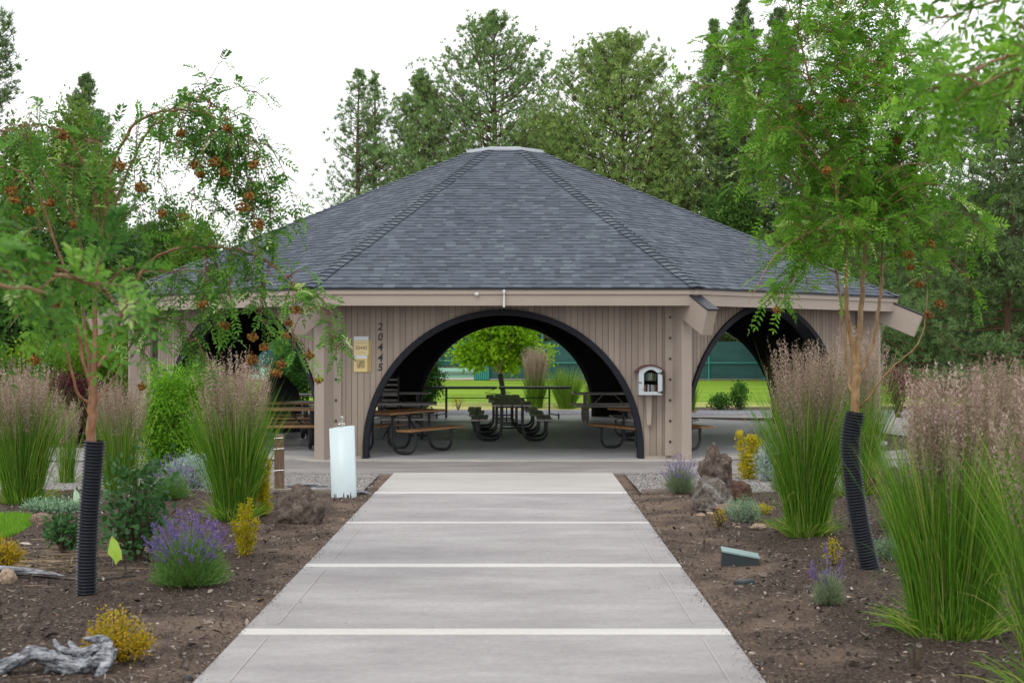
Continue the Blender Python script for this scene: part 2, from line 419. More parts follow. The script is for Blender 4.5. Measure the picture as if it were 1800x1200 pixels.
sheet('mulch', [(3.5, 43.2), (12, 43.2), (30, 43.2), (30, 45), (14, 45.6), (3.5, 45)], -.004, M['soil'])
sheet('lawn', [(-160, 43.5), (160, 43.5), (160, 86), (-160, 86)], -.02, M['lawn'])
M['court'] = simple('court_green', (.20, .42, .28), .8, nscale=.3, var=.08)
M['court_tan'] = simple('court_tan', (.55, .42, .36), .8, nscale=.5, var=.1)
sheet('pavement', [(-60, 79), (24, 79), (24, 82.5), (-60, 82.5)], .0, M['court_tan'])
sheet('court', [(-60, 82.5), (24, 82.5), (24, 118), (-60, 118)], -.004, M['court'])

# ---------------------------------------------------------------- pavilion
M['siding'] = simple('taupe_siding', (.325, .262, .224), .65, nscale=3.0, var=.10, sc=(1, 1, .25))
def mat_siding():
    m, nt, b = newmat('taupe_siding'); f = noise_fac(nt, 3.0, 5, .65, sc=(1, 1, .25))
    c = ramp(nt, f, [(.25, (.298, .241, .20)), (.75, (.363, .297, .247))])
    c = mixc(nt, 1, c, ramp(nt, attr(nt), [(0, (.86, .86, .86)), (1, (1.1, 1.1, 1.1))]), 'MULTIPLY')
    # rain splash and dust along the foot of the boards
    tc = nt.nodes.new('ShaderNodeTexCoord'); sp = nt.nodes.new('ShaderNodeSeparateXYZ'); nt.links.new(tc.outputs['Object'], sp.inputs[0])
    f2 = noise_fac(nt, 5, 5, .7); mr = nt.nodes.new('ShaderNodeMapRange'); mr.inputs[1].default_value = 0; mr.inputs[2].default_value = .55; mr.inputs[3].default_value = .45; mr.inputs[4].default_value = -.2
    nt.links.new(sp.outputs[2], mr.inputs[0]); ad = nt.nodes.new('ShaderNodeMath'); ad.operation = 'ADD'; nt.links.new(mr.outputs[0], ad.inputs[0]); nt.links.new(f2, ad.inputs[1])
    c = mixc(nt, ramp(nt, ad.outputs[0], [(.55, (0, 0, 0)), (.95, (.6, .6, .6))]), c, (.21, .17, .14))
    nt.links.new(c, b.inputs['Base Color']); b.inputs['Roughness'].default_value = .65; b.inputs['Specular IOR Level'].default_value = .3; return m
M['siding'] = mat_siding()
M['trim'] = simple('taupe_trim', (.36, .298, .252), .6, nscale=2.0, var=.07, sc=(.4, .4, .4))
M['groove'] = simple('siding_groove', (.17, .135, .115), .8)
M['arch'] = simple('arch_trim_blackish', (.014, .015, .022), .55, nscale=6, var=.3, spec=.2)
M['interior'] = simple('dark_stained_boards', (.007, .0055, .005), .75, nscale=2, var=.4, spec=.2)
M['blackcap'] = simple('black_flashing_and_shadow', (.012, .014, .022), .45)
M['capmetal'] = simple('white_metal', (.48, .52, .56), .4, nscale=5, var=.08)
M['footing'] = simple('footing_concrete', (.36, .31, .26), .9, nscale=20, var=.2)
M['bolt'] = simple('bolt_steel', (.06, .05, .05), .4, metal=.6)
M['silver'] = simple('silver_metal', (.62, .62, .60), .3, metal=.8)
def mat_shingle():
    m, nt, b = newmat('slate_shingle')
    c = ramp(nt, attr(nt), [(0, (.058, .069, .088)), (.3, (.071, .085, .110)), (.6, (.088, .105, .134)), (.85, (.112, .131, .160)), (1, (.10, .12, .140))])
    f = noise_fac(nt, 130, 3, .8); f1 = noise_fac(nt, .5, 4, .6)
    c = mixc(nt, .55, c, ramp(nt, f, [(.3, (.55, .55, .55)), (.7, (1.45, 1.45, 1.4))]), 'MULTIPLY')
    c = mixc(nt, .5, c, ramp(nt, f1, [(.3, (.82, .82, .85)), (.7, (1.15, 1.15, 1.12))]), 'MULTIPLY')
    nt.links.new(c, b.inputs['Base Color']); b.inputs['Roughness'].default_value = .85; b.inputs['Specular IOR Level'].default_value = .25
    return m
M['shingle'] = mat_shingle()

pav = thing('pavilion', 'octagonal open picnic pavilion with arched taupe walls and a dark grey shingle roof', 'pavilion', (PC[0], PC[1], 0))
RR, RW, SL = 8.63, 7.89, .463
Z0, TAN = 2.946, math.tan(R(22.5))
AP = RR*math.cos(R(22.5)); AW = RW*math.cos(R(22.5)); beta = math.atan(SL)
def face(k):
    a = R(45*k); return np.array([math.sin(a), -math.cos(a), 0]), np.array([math.cos(a), math.sin(a), 0])
def vert(k, Rr, z): a = R(22.5+45*k); return np.array([Rr*math.sin(a), -Rr*math.cos(a), z])
zt = lambda ap: Z0 + (AP-ap)*SL
rs = np.random.RandomState(11)
# roof deck (solid slab under the shingles) + tabs
RCAP = .88
roof = MB()
for k in range(8):
    for dz, flip, r1 in ((-.004, 0, RR), (-.20, 1, RR-.06)):
        zz = zt(r1*math.cos(R(22.5)))+dz
        q = [vert(k-1, r1, zz), vert(k, r1, zz), vert(k, RCAP-.1, zt((RCAP-.1)*.924)+dz), vert(k-1, RCAP-.1, zt((RCAP-.1)*.924)+dz)]
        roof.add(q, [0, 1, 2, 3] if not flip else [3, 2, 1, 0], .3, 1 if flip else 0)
    roof.add([vert(k-1, RR+.015, Z0-.03), vert(k, RR+.015, Z0-.03), vert(k, RR+.015, Z0-.002), vert(k-1, RR+.015, Z0-.002)], [0, 1, 2, 3], 0, 2)
    roof.add([vert(k-1, RR+.015, Z0-.03), vert(k, RR+.015, Z0-.03), vert(k, RR-.06, Z0-.03), vert(k-1, RR-.06, Z0-.03)], [3, 2, 1, 0], 0, 2)
roof_o = roof.build('roof', [M['shingle'], M['interior'], M['blackcap']], pav)
cb, sb = math.cos(beta), math.sin(beta)
smax = (AP-RCAP*.924)/cb; NC = 50; ex = smax/NC
tb = MB()
V_, F_, T_ = [], [], []
for k in range(8):
    n, t = face(k); upv = -n*cb+np.array([0, 0, sb]); nn = n*sb+np.array([0, 0, cb])
    base = n*(AP+.02)+np.array([0, 0, Z0])
    for c in range(NC):
        s0 = c*ex; s1 = min(s0+ex*1.12, smax)
        h0 = TAN*(AP+.02-s0*cb); h1 = TAN*(AP+.02-s1*cb)
        u = -h0-rs.uniform(0, .3)
        while u < h0:
            wd = rs.choice([.10, .13, .17, .2, .25]); u2 = u+wd
            th = rs.choice([.009, .016]); tint = rs.choice([.14, .25, .33, .4, .46, .52, .6, .78])
            tint = min(1, max(0, tint+rs.normal()*.05))
            a0, b0 = max(u, -h0), min(u2, h0); a1, b1 = max(u, -h1), min(u2, h1)
            if b0 > a0:
                if b1 < a1: a1 = b1 = (a1+b1)/2
                i = len(V_)
                V_ += [base+upv*s0+t*a0, base+upv*s0+t*b0, base+upv*s0+t*a0+nn*th, base+upv*s0+t*b0+nn*th, base+upv*s1+t*b1+nn*.003, base+upv*s1+t*a1+nn*.003]
                F_ += [[i, i+1, i+3, i+2], [i+2, i+3, i+4, i+5]]; T_ += [0, tint]
            u = u2
tb.add(V_, F_, np.array(T_)); tb.build('shingles', M['shingle'], roof_o)
# hip cap shingles
for k in range(8):
    hc = MB()
    A_, B_ = vert(k, RR+.02, Z0), vert(k, RCAP-.02, zt((RCAP-.02)*.924))
    h = nrm(B_-A_); Lh = np.linalg.norm(B_-A_); npc = int(Lh/.172)
    nk, _ = face(k); nk2, _ = face(k+1)
    N1 = nk*sb+np.array([0, 0, cb]); N2 = nk2*sb+np.array([0, 0, cb])
    s1 = nrm(np.cross(h, N1)); s2 = nrm(np.cross(h, N2))
    n1d, _ = face(k); t1 = face(k)[1]
    if np.dot(s1, -t1) < 0: s1 = -s1
    if np.dot(s2, face(k+1)[1]) < 0: s2 = -s2
    Nm = nrm(N1+N2)
    for j in range(npc):
        a = A_+h*(j*Lh/npc); b = A_+h*min((j+1.25)*Lh/npc, Lh); W = .135+rs.normal()*.006; lf = .036
        v = [a+Nm*lf, a+s1*W+N1*lf, a+s2*W+N2*lf, b+Nm*.012, b+s1*W+N1*.012, b+s2*W+N2*.012,
             a, a+s1*W, a+s2*W, b+s1*W, b+s2*W]
        ti = rs.choice([.35, .6, .9, 1.0])
        hc.add(v, [[1, 0, 3, 4], [0, 2, 5, 3]], ti)
        hc.F.append(np.array([[7, 6, 0, 1], [6, 8, 2, 0], [7, 1, 4, 9], [2, 8, 10, 5]])+hc.n-11); hc.T.append(np.zeros(4)); hc.M.append(np.ones(4, dtype=np.int32))  # raised edges coloured black, standing in for their shadow lines
    hc.build('ridge_cap', [M['shingle'], M['blackcap']], roof_o)
cp = MB(); zc = zt(RCAP*.924)
ring = [(RCAP+.05, zc-.02), (RCAP+.05, zc+.055), (RCAP-.05, zc+.075), (.02, zc+.11)]
for (ra, za), (rb, zb) in zip(ring[:-1], ring[1:]):
    for k in range(8): cp.add([vert(k-1, ra, za), vert(k, ra, za), vert(k, rb, zb), vert(k-1, rb, zb)], [0, 1, 2, 3])
cp.build('roof_cap', M['capmetal'], pav)
# fascia: two boards, upper one proud
fa = MB()
for r1, z0_, z1_ in ((RR-.03, 2.647, 2.835), (RR-.004, 2.838, Z0-.032)):
    for k in range(8):
        r0 = r1-.05
        q = [vert(k-1, r1, z0_), vert(k, r1, z0_), vert(k, r1, z1_), vert(k-1, r1, z1_), vert(k-1, r0, z0_), vert(k, r0, z0_), vert(k, r0, z1_), vert(k-1, r0, z1_)]
        fa.add(q, [[0, 1, 2, 3], [5, 4, 7, 6], [1, 0, 4, 5], [3, 2, 6, 7]])
fa.build('fascia', M['trim'], pav)
# soffit beyond the wall
sf = MB()
for k in range(8):
    q = [vert(k-1, RR-.09, 2.70), vert(k, RR-.09, 2.70), vert(k, RW, 2.99), vert(k-1, RW, 2.99)]
    sf.add(q, [3, 2, 1, 0])
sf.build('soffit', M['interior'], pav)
# corner rafters, tips past the fascia
for k in range(8):
    bm_ = MB(); cm = MB()
    d = nrm(vert(k, 1, 0)); slp = SL*.924; ax = nrm(np.array([d[0], d[1], -slp])); side = np.array([-d[1], d[0], 0]); up = np.cross(side, ax)
    if up[2] < 0: up = -up
    tip = np.array([d[0]*9.12, d[1]*9.12, 2.56])
    Mx = frame(tip, ax, side, up)
    bbox(bm_, -5.0, 0, -.10, .10, -.46, 0, .008, Mx)
    o = bm_.build('beam', M['trim'], pav)
    bbox(cm, -.62, .03, -.115, .115, .002, .03, .004, Mx)
    cm.build('beam_cap', M['blackcap'], o)
# walls
RA, U0 = 2.45, 0.0; ZA = .15
def archz(x):
    r = RA-.04; x = x-U0; return ZA+math.sqrt(max(r*r-x*x, 0)) if abs(x) < r else 0.0
HW = RW*math.sin(R(22.5))-.04
wall_objs = []
for k in range(8):
    # the two arches beside the front one are slightly larger and sit nearer the front corner
    RA, U0 = (2.60, -.25) if k == 1 else (2.60, .25) if k == 7 else (2.45, 0.0)
    n, t = face(k); wl = MB()
    O = n*AW
    def pt(u, v, z): return O+t*u+n*v+np.array([0, 0, z])
    left = -HW + (.34 if k == 7 else 0)
    g = left; pitch = 0
    edges = [left]
    while edges[-1] < HW-.02:
        edges.append(min(edges[-1]+rs.choice([.10, .105, .115]), HW))
    for i in range(len(edges)-1):
        a, b = edges[i], edges[i+1]; bt = rs.rand()
        cols = [(a, a+.009, -.008, 1)] + [(x0, min(x0+.03, b), 0, 0) for x0 in np.arange(a+.009, b-.001, .03)]
        for x0, x1, dp, mi in cols:
            z0_, z1_ = archz(x0), archz(x1)
            wl.add([pt(x0, dp, z0_), pt(x1, dp, z1_), pt(x1, dp, 3.02), pt(x0, dp, 3.02)], [0, 1, 2, 3], bt, m=mi)
    # solid core behind with dark inner face
    gx = np.linspace(left, HW, 80)
    for a, b in zip(gx[:-1], gx[1:]):
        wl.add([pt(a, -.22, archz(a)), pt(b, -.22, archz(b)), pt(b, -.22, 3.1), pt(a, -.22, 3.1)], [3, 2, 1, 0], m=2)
    for u in (left, HW):
        wl.add([pt(u, 0, 0), pt(u, -.22, 0), pt(u, -.22, 3.1), pt(u, 0, 3.02)], [0, 1, 2, 3], m=0)
    wo = wl.build('wall', [M['siding'], M['groove'], M['interior']], pav); wall_objs.append(wo)
    tr = MB(); ph = np.linspace(-.061, math.pi+.061, 61)
    ri, ro = RA-.10, RA
    prof = [(ro, .045), (ri, .045), (ri, -.26), (ro, -.26)]
    pr = []
    for a in ph: pr += [pt(U0+r_*math.cos(a), v_, max(ZA+r_*math.sin(a), -.0)) for r_, v_ in prof]
    i = np.arange(60)[:, None]*4; j = np.arange(4)[None, :]; j2 = (j+1) % 4
    tr.add(pr, np.stack([i+j, i+4+j, i+4+j2, i+j2], -1).reshape(-1, 4))
    tr.build('arch_trim', M['arch'], wo)
    # low concrete curb under the siding
    for s_ in (-1, 1):
        cbm = MB()
        a, b = sorted((U0+s_*(RA+.02), s_*(HW)))
        if k == 7 and s_ < 0: a = left
        q = [pt(a, .03, .0), pt(b, .03, .0), pt(b, .03, .045), pt(a, .03, .045), pt(a, -.2, .0), pt(b, -.2, .0), pt(b, -.2, .045), pt(a, -.2, .045)]
        cbm.add(q, [[0, 1, 2, 3], [3, 2, 6, 7]])
        cbm.build('curb', M['footing'], wo)
# corner posts: radial fin with bolted planks on either side
for k in range(8):
    fin = MB(); d = nrm(vert(k, 1, 0)); sd_ = np.array([-d[1], d[0], 0]); Z_ = np.array([0, 0, 1.])
    Mx = frame(np.zeros(3), d, sd_, Z_)
    bbox(fin, RW-.1, 8.27, -.095, .095, .0, 2.66, .008, Mx)
    po = fin.build('post', M['trim'], pav)
    ft = MB(); bbox(ft, RW-.1, 8.31, -.12, .12, -.13, -.001, .015, Mx); ft.build('footing', M['footing'], po)
    for kk, sgn in ((k, 1), (k+1, -1)):
        n, t = face(kk); u0 = sgn*(RW*math.sin(R(22.5))-.20); u1 = sgn*(RW*math.sin(R(22.5))-.03)
        a, b = sorted((u0, u1)); pl = MB(); Mw = frame(n*AW, t, n, Z_)
        bbox(pl, a, b, .004, .075, .05, 2.86, .006, Mw)
        plo = pl.build('plank', M['trim'], po)
        for q in range(8):
            if kk % 8 not in (7, 0, 1): continue
            bl = MB(); zz = .3+q*.36
            c = n*(AW+.075)+t*((a+b)/2)+Z_*zz
            Ms = frame(c, t, Z_, n)
            V0 = bl.n; aa = np.linspace(0, 2*np.pi, 10, endpoint=False)
            prism(bl, [(.022*math.cos(x), .022*math.sin(x)) for x in aa], .0, .014, Ms)
            bl.build('bolt', M['bolt'], po)

def text_mesh(txt, size, mat, parent, M4, name, shear=0, bold=0.0, extrude=.004):
    cu = bpy.data.curves.new(name, 'FONT'); cu.body = txt; cu.size = size; cu.shear = shear; cu.extrude = extrude; cu.offset = bold
    cu.align_x = 'CENTER'; cu.resolution_u = 3
    tmp = bpy.data.objects.new(name+'_tmp', cu); COL.objects.link(tmp)
    dg = bpy.context.evaluated_depsgraph_get(); me = bpy.data.meshes.new_from_object(tmp.evaluated_get(dg))
    bpy.data.objects.remove(tmp); bpy.data.curves.remove(cu)
    me.name = name; me.materials.clear(); me.materials.append(mat)
    o = bpy.data.objects.new(name, me); COL.objects.link(o)
    if parent: o.parent = parent
    o.matrix_local = Matrix([list(r) for r in M4]); return o
M['black'] = simple('black_paint', (.012, .012, .014), .45)
YW = PC[1]-AW            # world y of the front wall face (24.81)
def onwall(px, py): p = P(px, py, YW); return p - np.array([PC[0], PC[1], 0])
for ch, py in zip('20445', (580, 598, 616, 634.5, 651)):
    p = onwall(668, py); p[1] -= .004
    text_mesh(ch, .178, M['black'], pav, frame(p, np.array([1., 0, 0]), np.array([0, 0, 1.]), np.array([0, -1., 0])), 'house_number', shear=.16, bold=.003)
# small fittings on the front fascia
hb = MB(); p = P(886, 521, PC[1]-AP) - np.array([PC[0], PC[1], 0])
yo = -AP+.0
box(hb, p[0]-.022, p[0]+.022, yo-.04, yo+.02, 2.86, 2.915)
tube(hb, [[p[0], yo-.035, 2.86], [p[0], yo-.035, 2.80]], .012, 8)
tube(hb, [[p[0], yo-.035, 2.81], [p[0], yo-.035, 2.62]], [.017, .022, .024], 10)
hb.build('chime_hook', M['silver'], pav)
hb = MB(); p = P(838, 517, PC[1]-AP) - np.array([PC[0], PC[1], 0])
lathe(hb, [(.0, 0), (.03, .0), (.034, .015), (.0, .02)], 10, (0, 0, 0)); box(hb, -.045, .0, -.006, .01, -.006, .006)
hbo = hb.build('hook_plate', M['silver'], pav, loc=(p[0], yo-.002, p[2])); hbo.rotation_euler = (R(90), 0, 0)
# ---------------------------------------------------------------- picnic furniture
def mat_wood(name, stops, axis=(1, 18, 18)):
    m, nt, b = newmat(name)
    f = noise_fac(nt, 3.2, 6, .7, sc=axis); c = ramp(nt, f, stops)
    nt.links.new(c, b.inputs['Base Color']); b.inputs['Roughness'].default_value = .42; b.inputs['Specular IOR Level'].default_value = .5
    bump(nt, b, f, .15, .004); return m
M['table_wood'] = mat_wood('oiled_boards', [(.3, (.20, .10, .04)), (.7, (.40, .215, .095))])
M['table_grey'] = mat_wood('sky_grey_boards', [(.3, (.24, .225, .21)), (.7, (.48, .45, .42))])  # same wood as the brown tables, sky reflection painted in as grey
M['tube'] = simple('black_tube', (.012, .013, .016), .35)
M['tube_beige'] = simple('beige_tube', (.23, .20, .16), .5)

def make_table(label, group, wood, tubem, Lg=1.83):
    root = thing('picnic_table', label, 'picnic table', group=group)
    top = MB()
    for j in range(4):
        y0 = -.40+j*.202
        bbox(top, -Lg/2, Lg/2, y0, y0+.188, .72, .76, .008)
    top.build('tabletop', wood, root)
    for s in (-1, 1):
        b = MB()
        for j in range(2):
            y0 = s*.665+(-.155 if j == 0 else .005)
            bbox(b, -Lg/2, Lg/2, y0, y0+.15, .425, .465, .006)
        b.build('bench', wood, root)
    for x in (-.6, .6):
        for s in (-1, 1):
            fr = MB()
            pts = [(x, s*.22, .72), (x, s*.22, .30), (x, s*.24, .15), (x, s*.31, .055), (x, s*.42, .03), (x, s*.54, .03), (x, s*.64, .055), (x, s*.705, .15), (x, s*.71, .28), (x, s*.71, .425)]
            tube(fr, smooth_path(pts, 3), .028, 8)
            fr.build('leg', tubem, root)
        cr_ = MB(); tube(cr_, [(x, -.22, .27), (x, .22, .27)], .018, 6); cr_.build('crossbar', tubem, root)
        rl = MB(); bbox(rl, x-.02, x+.02, -.33, .33, .68, .718, .004); rl.build('top_rail', tubem, root)
        for s in (-1, 1):
            br = MB(); bbox(br, x-.02, x+.02, s*.665-.13, s*.665+.13, .40, .424, .004); br.build('bench_rail', tubem, root)
        bc = MB(); tube(bc, [(x, 0, .27), (x*.25, 0, .70)], .014, 6); bc.build('brace', tubem, root)
    return root
TG = 'picnic tables under the pavilion roof'
t0 = make_table('brown picnic table just inside the front arch at its left side', TG, M['table_wood'], M['tube'])
t1 = make_table('grey picnic table in the middle of the front arch, nearest of its row of three', TG, M['table_grey'], M['tube'])
def put(o, x, y, a): o.location = (x, y, .004); o.rotation_euler = (0, 0, R(a))
put(t0, -2.05, 26.35, 60); put(t1, 0.0, 29.75, 90)
def cp_(src, x, y, a, label):
    o = copy_tree(src); put(o, x, y, a); o['label'] = label; return o
cp_(t1, -.12, 31.75, 90, 'grey picnic table in the middle of the front arch, second of its row of three')
cp_(t1, -.22, 33.75, 91, 'grey picnic table in the middle of the front arch, farthest of its row of three')
cp_(t0, 2.62, 26.9, 118, 'brown picnic table just inside the front arch at its right side')
cp_(t1, 2.95, 29.8, 92, 'grey picnic table right behind the brown one at the right side of the front arch')
cp_(t1, -2.5, 29.9, 4, 'dark picnic table behind the brown one at the left side of the front arch')
cp_(t1, -3.0, 36.2, 0, 'dark picnic table at the back left, beside the slatted rack')
cp_(t0, -4.45, 27.35, 4, 'brown picnic table seen in the left side arch, nearer one behind the wooden post')
cp_(t0, -5.0, 30.3, 2, 'brown picnic table seen in the left side arch, behind the nearer brown one')
t2 = make_table('picnic table with beige legs at the back right beside the dark wall', TG, M['table_grey'], M['tube_beige'])
put(t2, 2.45, 36.0, 3)
cp_(t1, -5.4, 35.0, 3, 'black picnic table at the back of the left side arch, before the lawn')

# long folding table on wheels at the back
ft = thing('folding_table', 'long dark folding table on wheels before the lawn at the back of the pavilion', 'folding table', (-.38, 38.1, .0))
for s in (-1, 1):
    b = MB(); x0, x1 = sorted((s*.02, s*1.95)); z = .835
    bbox(b, x0, x1, -.38, .38, z-.035, z+.018, .006); b.build('top_panel', M['tube'], ft)
    b = MB(); lx = s*1.38
    tube(b, smooth_path([(lx, -.3, .8), (lx, -.3, .1), (lx, -.25, .03)], 3), .02, 6); b.build('leg', M['tube'], ft)
    b = MB(); tube(b, smooth_path([(lx, .3, .8), (lx, .3, .1), (lx, .25, .03)], 3), .02, 6); b.build('leg', M['tube'], ft)
    b = MB(); tube(b, [(lx, -.3, .12), (lx, .3, .12)], .018, 6); b.build('foot_bar', M['tube'], ft)
    b = MB(); tube(b, [(s*.08, -.3, .80), (s*.35, -.3, .70), (s*.0, -.3, .66)], .012, 5); b.build('hinge_arm', M['tube'], ft)
b = MB(); tube(b, [(-1.38, -.3, .56), (1.38, -.3, .56)], .014, 6); b.build('crossbar', M['tube'], ft)
for s in (-1, 1):
    b = MB(); Mw = frame(np.array([s*1.62, -.28, .075]), np.array([0, 1., 0]), np.array([0, 0, 1.]), np.array([1., 0, 0]))
    prism(b, [(.075*math.cos(a), .075*math.sin(a)) for a in np.linspace(0, 2*np.pi, 16, endpoint=False)], -.02, .02, Mw)
    b.build('wheel', M['black'], ft)
    b = MB(); tube(b, [(s*1.38, -.3, .14), (s*1.62, -.28, .10)], .012, 5); b.build('wheel_arm', M['tube'], ft)

# slatted rack and covered grill
rk = thing('slatted_rack', 'dark slatted rack standing against the inner left wall of the pavilion', 'rack', (-2.85, 33.2, 0))
for i in range(9):
    b = MB(); bbox(b, -.2, .2, -.02, .02, .18+i*.12, .225+i*.12, .004); b.build('slat', M['table_grey'], rk)
for s in (-1, 1):
    b = MB(); bbox(b, s*.2-.02, s*.2+.02, -.035, -.021, 0, 1.24, .003); b.build('upright', M['tube'], rk)
cvm = simple('black_cover_cloth', (.012, .012, .014), .7, nscale=6, var=.4, bumpk=.5)
gc = MB()
prof = [(.52, 0), (.50, .25), (.47, .6), (.42, .95), (.20, 1.22), (.05, 1.32), (.0, 1.33)]
nn_ = 28; a = np.linspace(0, 2*np.pi, nn_, endpoint=False)
Vg = np.array([[r*(1+.06*math.sin(7*x+z*3))*math.cos(x)*1.05, r*(1+.06*math.sin(7*x+z*3))*math.sin(x), z] for r, z in prof for x in a])
i = np.arange(len(prof)-1)[:, None]*nn_; j = np.arange(nn_)[None, :]
gc.add(Vg, np.stack([i+j, i+(j+1) % nn_, i+nn_+(j+1) % nn_, i+nn_+j], -1).reshape(-1, 4))
tag(gc.build('covered_grill', cvm, loc=(-5.35, 32.6, 0), smooth=True), 'grill under a peaked black cloth cover inside the left side arch', 'grill')

# ---------------------------------------------------------------- book box on the wall
M['boxwhite'] = simple('white_paint', (.46, .50, .52), .5, nscale=8, var=.06)
M['boxred'] = simple('maroon_roof_paint', (.10, .028, .03), .5)
M['boxdark'] = simple('box_inside', (.03, .03, .035), .7)
gm_ = newmat('pane_glass'); gb = gm_[2]; gb.inputs['Transmission Weight'].default_value = 1; gb.inputs['Roughness'].default_value = .02; gb.inputs['IOR'].default_value = 1.2
M['glass'] = gm_[0]
BX, BY, BZ = 2.385, YW-.02, 1.12
lb = thing('book_box', 'small white free library box with arched roof on the pavilion front wall', 'library box', (BX, BY, BZ))
hw, hh, dp = .20, .40, .30
b = MB()
bbox(b, -hw, -hw+.02, -dp, 0, 0, hh, .002); bbox(b, hw-.02, hw, -dp, 0, 0, hh, .002); bbox(b, -hw+.021, hw-.021, -dp, 0, 0, .02, .002)
b.build('body', M['boxwhite'], lb)
b = MB(); bbox(b, -hw+.021, hw-.021, -.02, -.001, .021, hh+.06, .002); bbox(b, -hw+.021, hw-.021, -dp+.045, -.021, .235, .248, .002); b.build('shelf', M['boxdark'], lb)
def arc(r_, n=14, zc=.0, half=.245):
    rr = (half**2+.12**2)/(2*.12); th = math.asin(half/rr)
    return [((rr+r_)*math.sin(x), hh+.10-rr+(rr+r_)*math.cos(x)) for x in np.linspace(-th, th, n)]
Mf = frame(np.zeros(3), np.array([1., 0, 0]), np.array([0, 0, 1.]), np.array([0, -1., 0]))
b = MB(); o_, i_ = arc(.022), arc(.0); prism(b, o_+i_[::-1], -.002, dp+.05, Mf); b.build('roof', M['boxred'], lb)
inn = [p_ for p_ in arc(-.002, 14) if abs(p_[0]) < hw]
b = MB(); prism(b, [(-hw, hh-.012)]+inn+[(hw, hh-.012)], .02, .03, Mf); b.build('back_gable', M['boxdark'], lb)
# door: frame ring with arched pane
b = MB(); n_ = 14
outer = [(-hw, .0), (hw, .0)] + [(p_[0], p_[1]) for p_ in arc(-.004, 10, half=.24)[::-1] if abs(p_[0]) < hw+.01]
def dring(poly, inset_x0, inset_x1, z0_, ztop):
    pass
W0, W1, B0 = -.115, .125, .055
seg = 12
top_o = [(x, hh+.095-(.42*x*x)/.2*.8) for x in np.linspace(hw, -hw, seg)]
top_i = [(x, hh+.035-(.9*(x-.005)**2)/.2*1.0) for x in np.linspace(W1, W0, seg)]
po_ = [(-hw, 0), (hw, 0)] + top_o; pi_ = [(W0, B0), (W1, B0)] + top_i
k_ = len(po_); V = []
for y in (dp, dp+.024):
    for q in (po_, pi_): V += [[x, -y, z] for x, z in q]
i = np.arange(k_); j = (i+1) % k_
b.add(V, np.concatenate([np.stack([i, j, j+k_, i+k_], -1), np.stack([i+2*k_, j+2*k_, j+3*k_, i+3*k_], -1)[:, ::-1], np.stack([i, j, j+2*k_, i+2*k_], -1)[:, ::-1], np.stack([i+k_, j+k_, j+3*k_, i+3*k_], -1)]))
door = b.build('door', M['boxwhite'], lb)
b = MB(); prism(b, pi_, dp+.009, dp+.013, Mf); b.build('pane', M['glass'], door)
for z in (.045, .375):
    b = MB(); bbox(b, .12, .195, -dp-.034, -dp-.0245, z-.008, z+.008, .002); bbox(b, .175, .2, -dp-.036, -dp-.0245, z-.022, z+.022, .002); b.build('hinge', M['black'], door)
b = MB(); bbox(b, -.215, -.155, -dp-.036, -dp-.0245, .205, .222, .002); b.build('latch', M['boxred'], door)
b = MB(); tube(b, [(-.135, -dp-.024, .12), (-.135, -dp-.05, .12)], [.014, .016], 8); b.build('knob', M['silver'], door)
b = MB(); prism(b, [(-.055, -.001), (.045, -.001), (.03, -.53), (-.045, -.53)], .03, .10, Mf); b.build('bracket', M['trim'], lb)
bk = [('lower', -.105, .035, .15, (.33, .22, .20)), ('lower', -.068, .02, .16, (.14, .05, .07)), ('lower', -.046, .03, .15, (.62, .63, .64)), ('lower', -.014, .028, .145, (.10, .09, .14)), ('lower', .016, .026, .15, (.62, .60, .58)), ('lower', .044, .03, .145, (.40, .52, .55)), ('lower', .076, .03, .15, (.42, .05, .05)),
      ('upper', -.10, .03, .12, (.06, .11, .12)), ('upper', -.068, .035, .13, (.10, .16, .12)), ('upper', -.030, .035, .125, (.30, .36, .38)), ('upper', .008, .03, .13, (.42, .38, .08)), ('upper', .041, .03, .12, (.05, .12, .10)), ('upper', .074, .03, .12, (.08, .14, .16))]
names = ['dusty pink book', 'thin dark maroon book', 'white book', 'black and white book', 'cream book', 'pale blue book', 'red book', 'dark teal book', 'dark green book', 'grey book', 'yellow book', 'deep green book', 'blue grey book']
for (sh, x, wd, ht, col), nm in zip(bk, names):
    r_ = MB(); pages = MB(); z = .022 if sh == 'lower' else .25
    bbox(r_, 0, wd-.002, -.12, 0, 0, ht, .003)
    o = r_.build('book', simple('book_cover', col, .5), loc=(BX+x, BY-.14, BZ+z)); o.rotation_euler = (0, R(3 if x > .06 else 0), 0)
    tag(o, f'{nm} on the {sh} shelf of the library box', 'book', 'books in the library box')

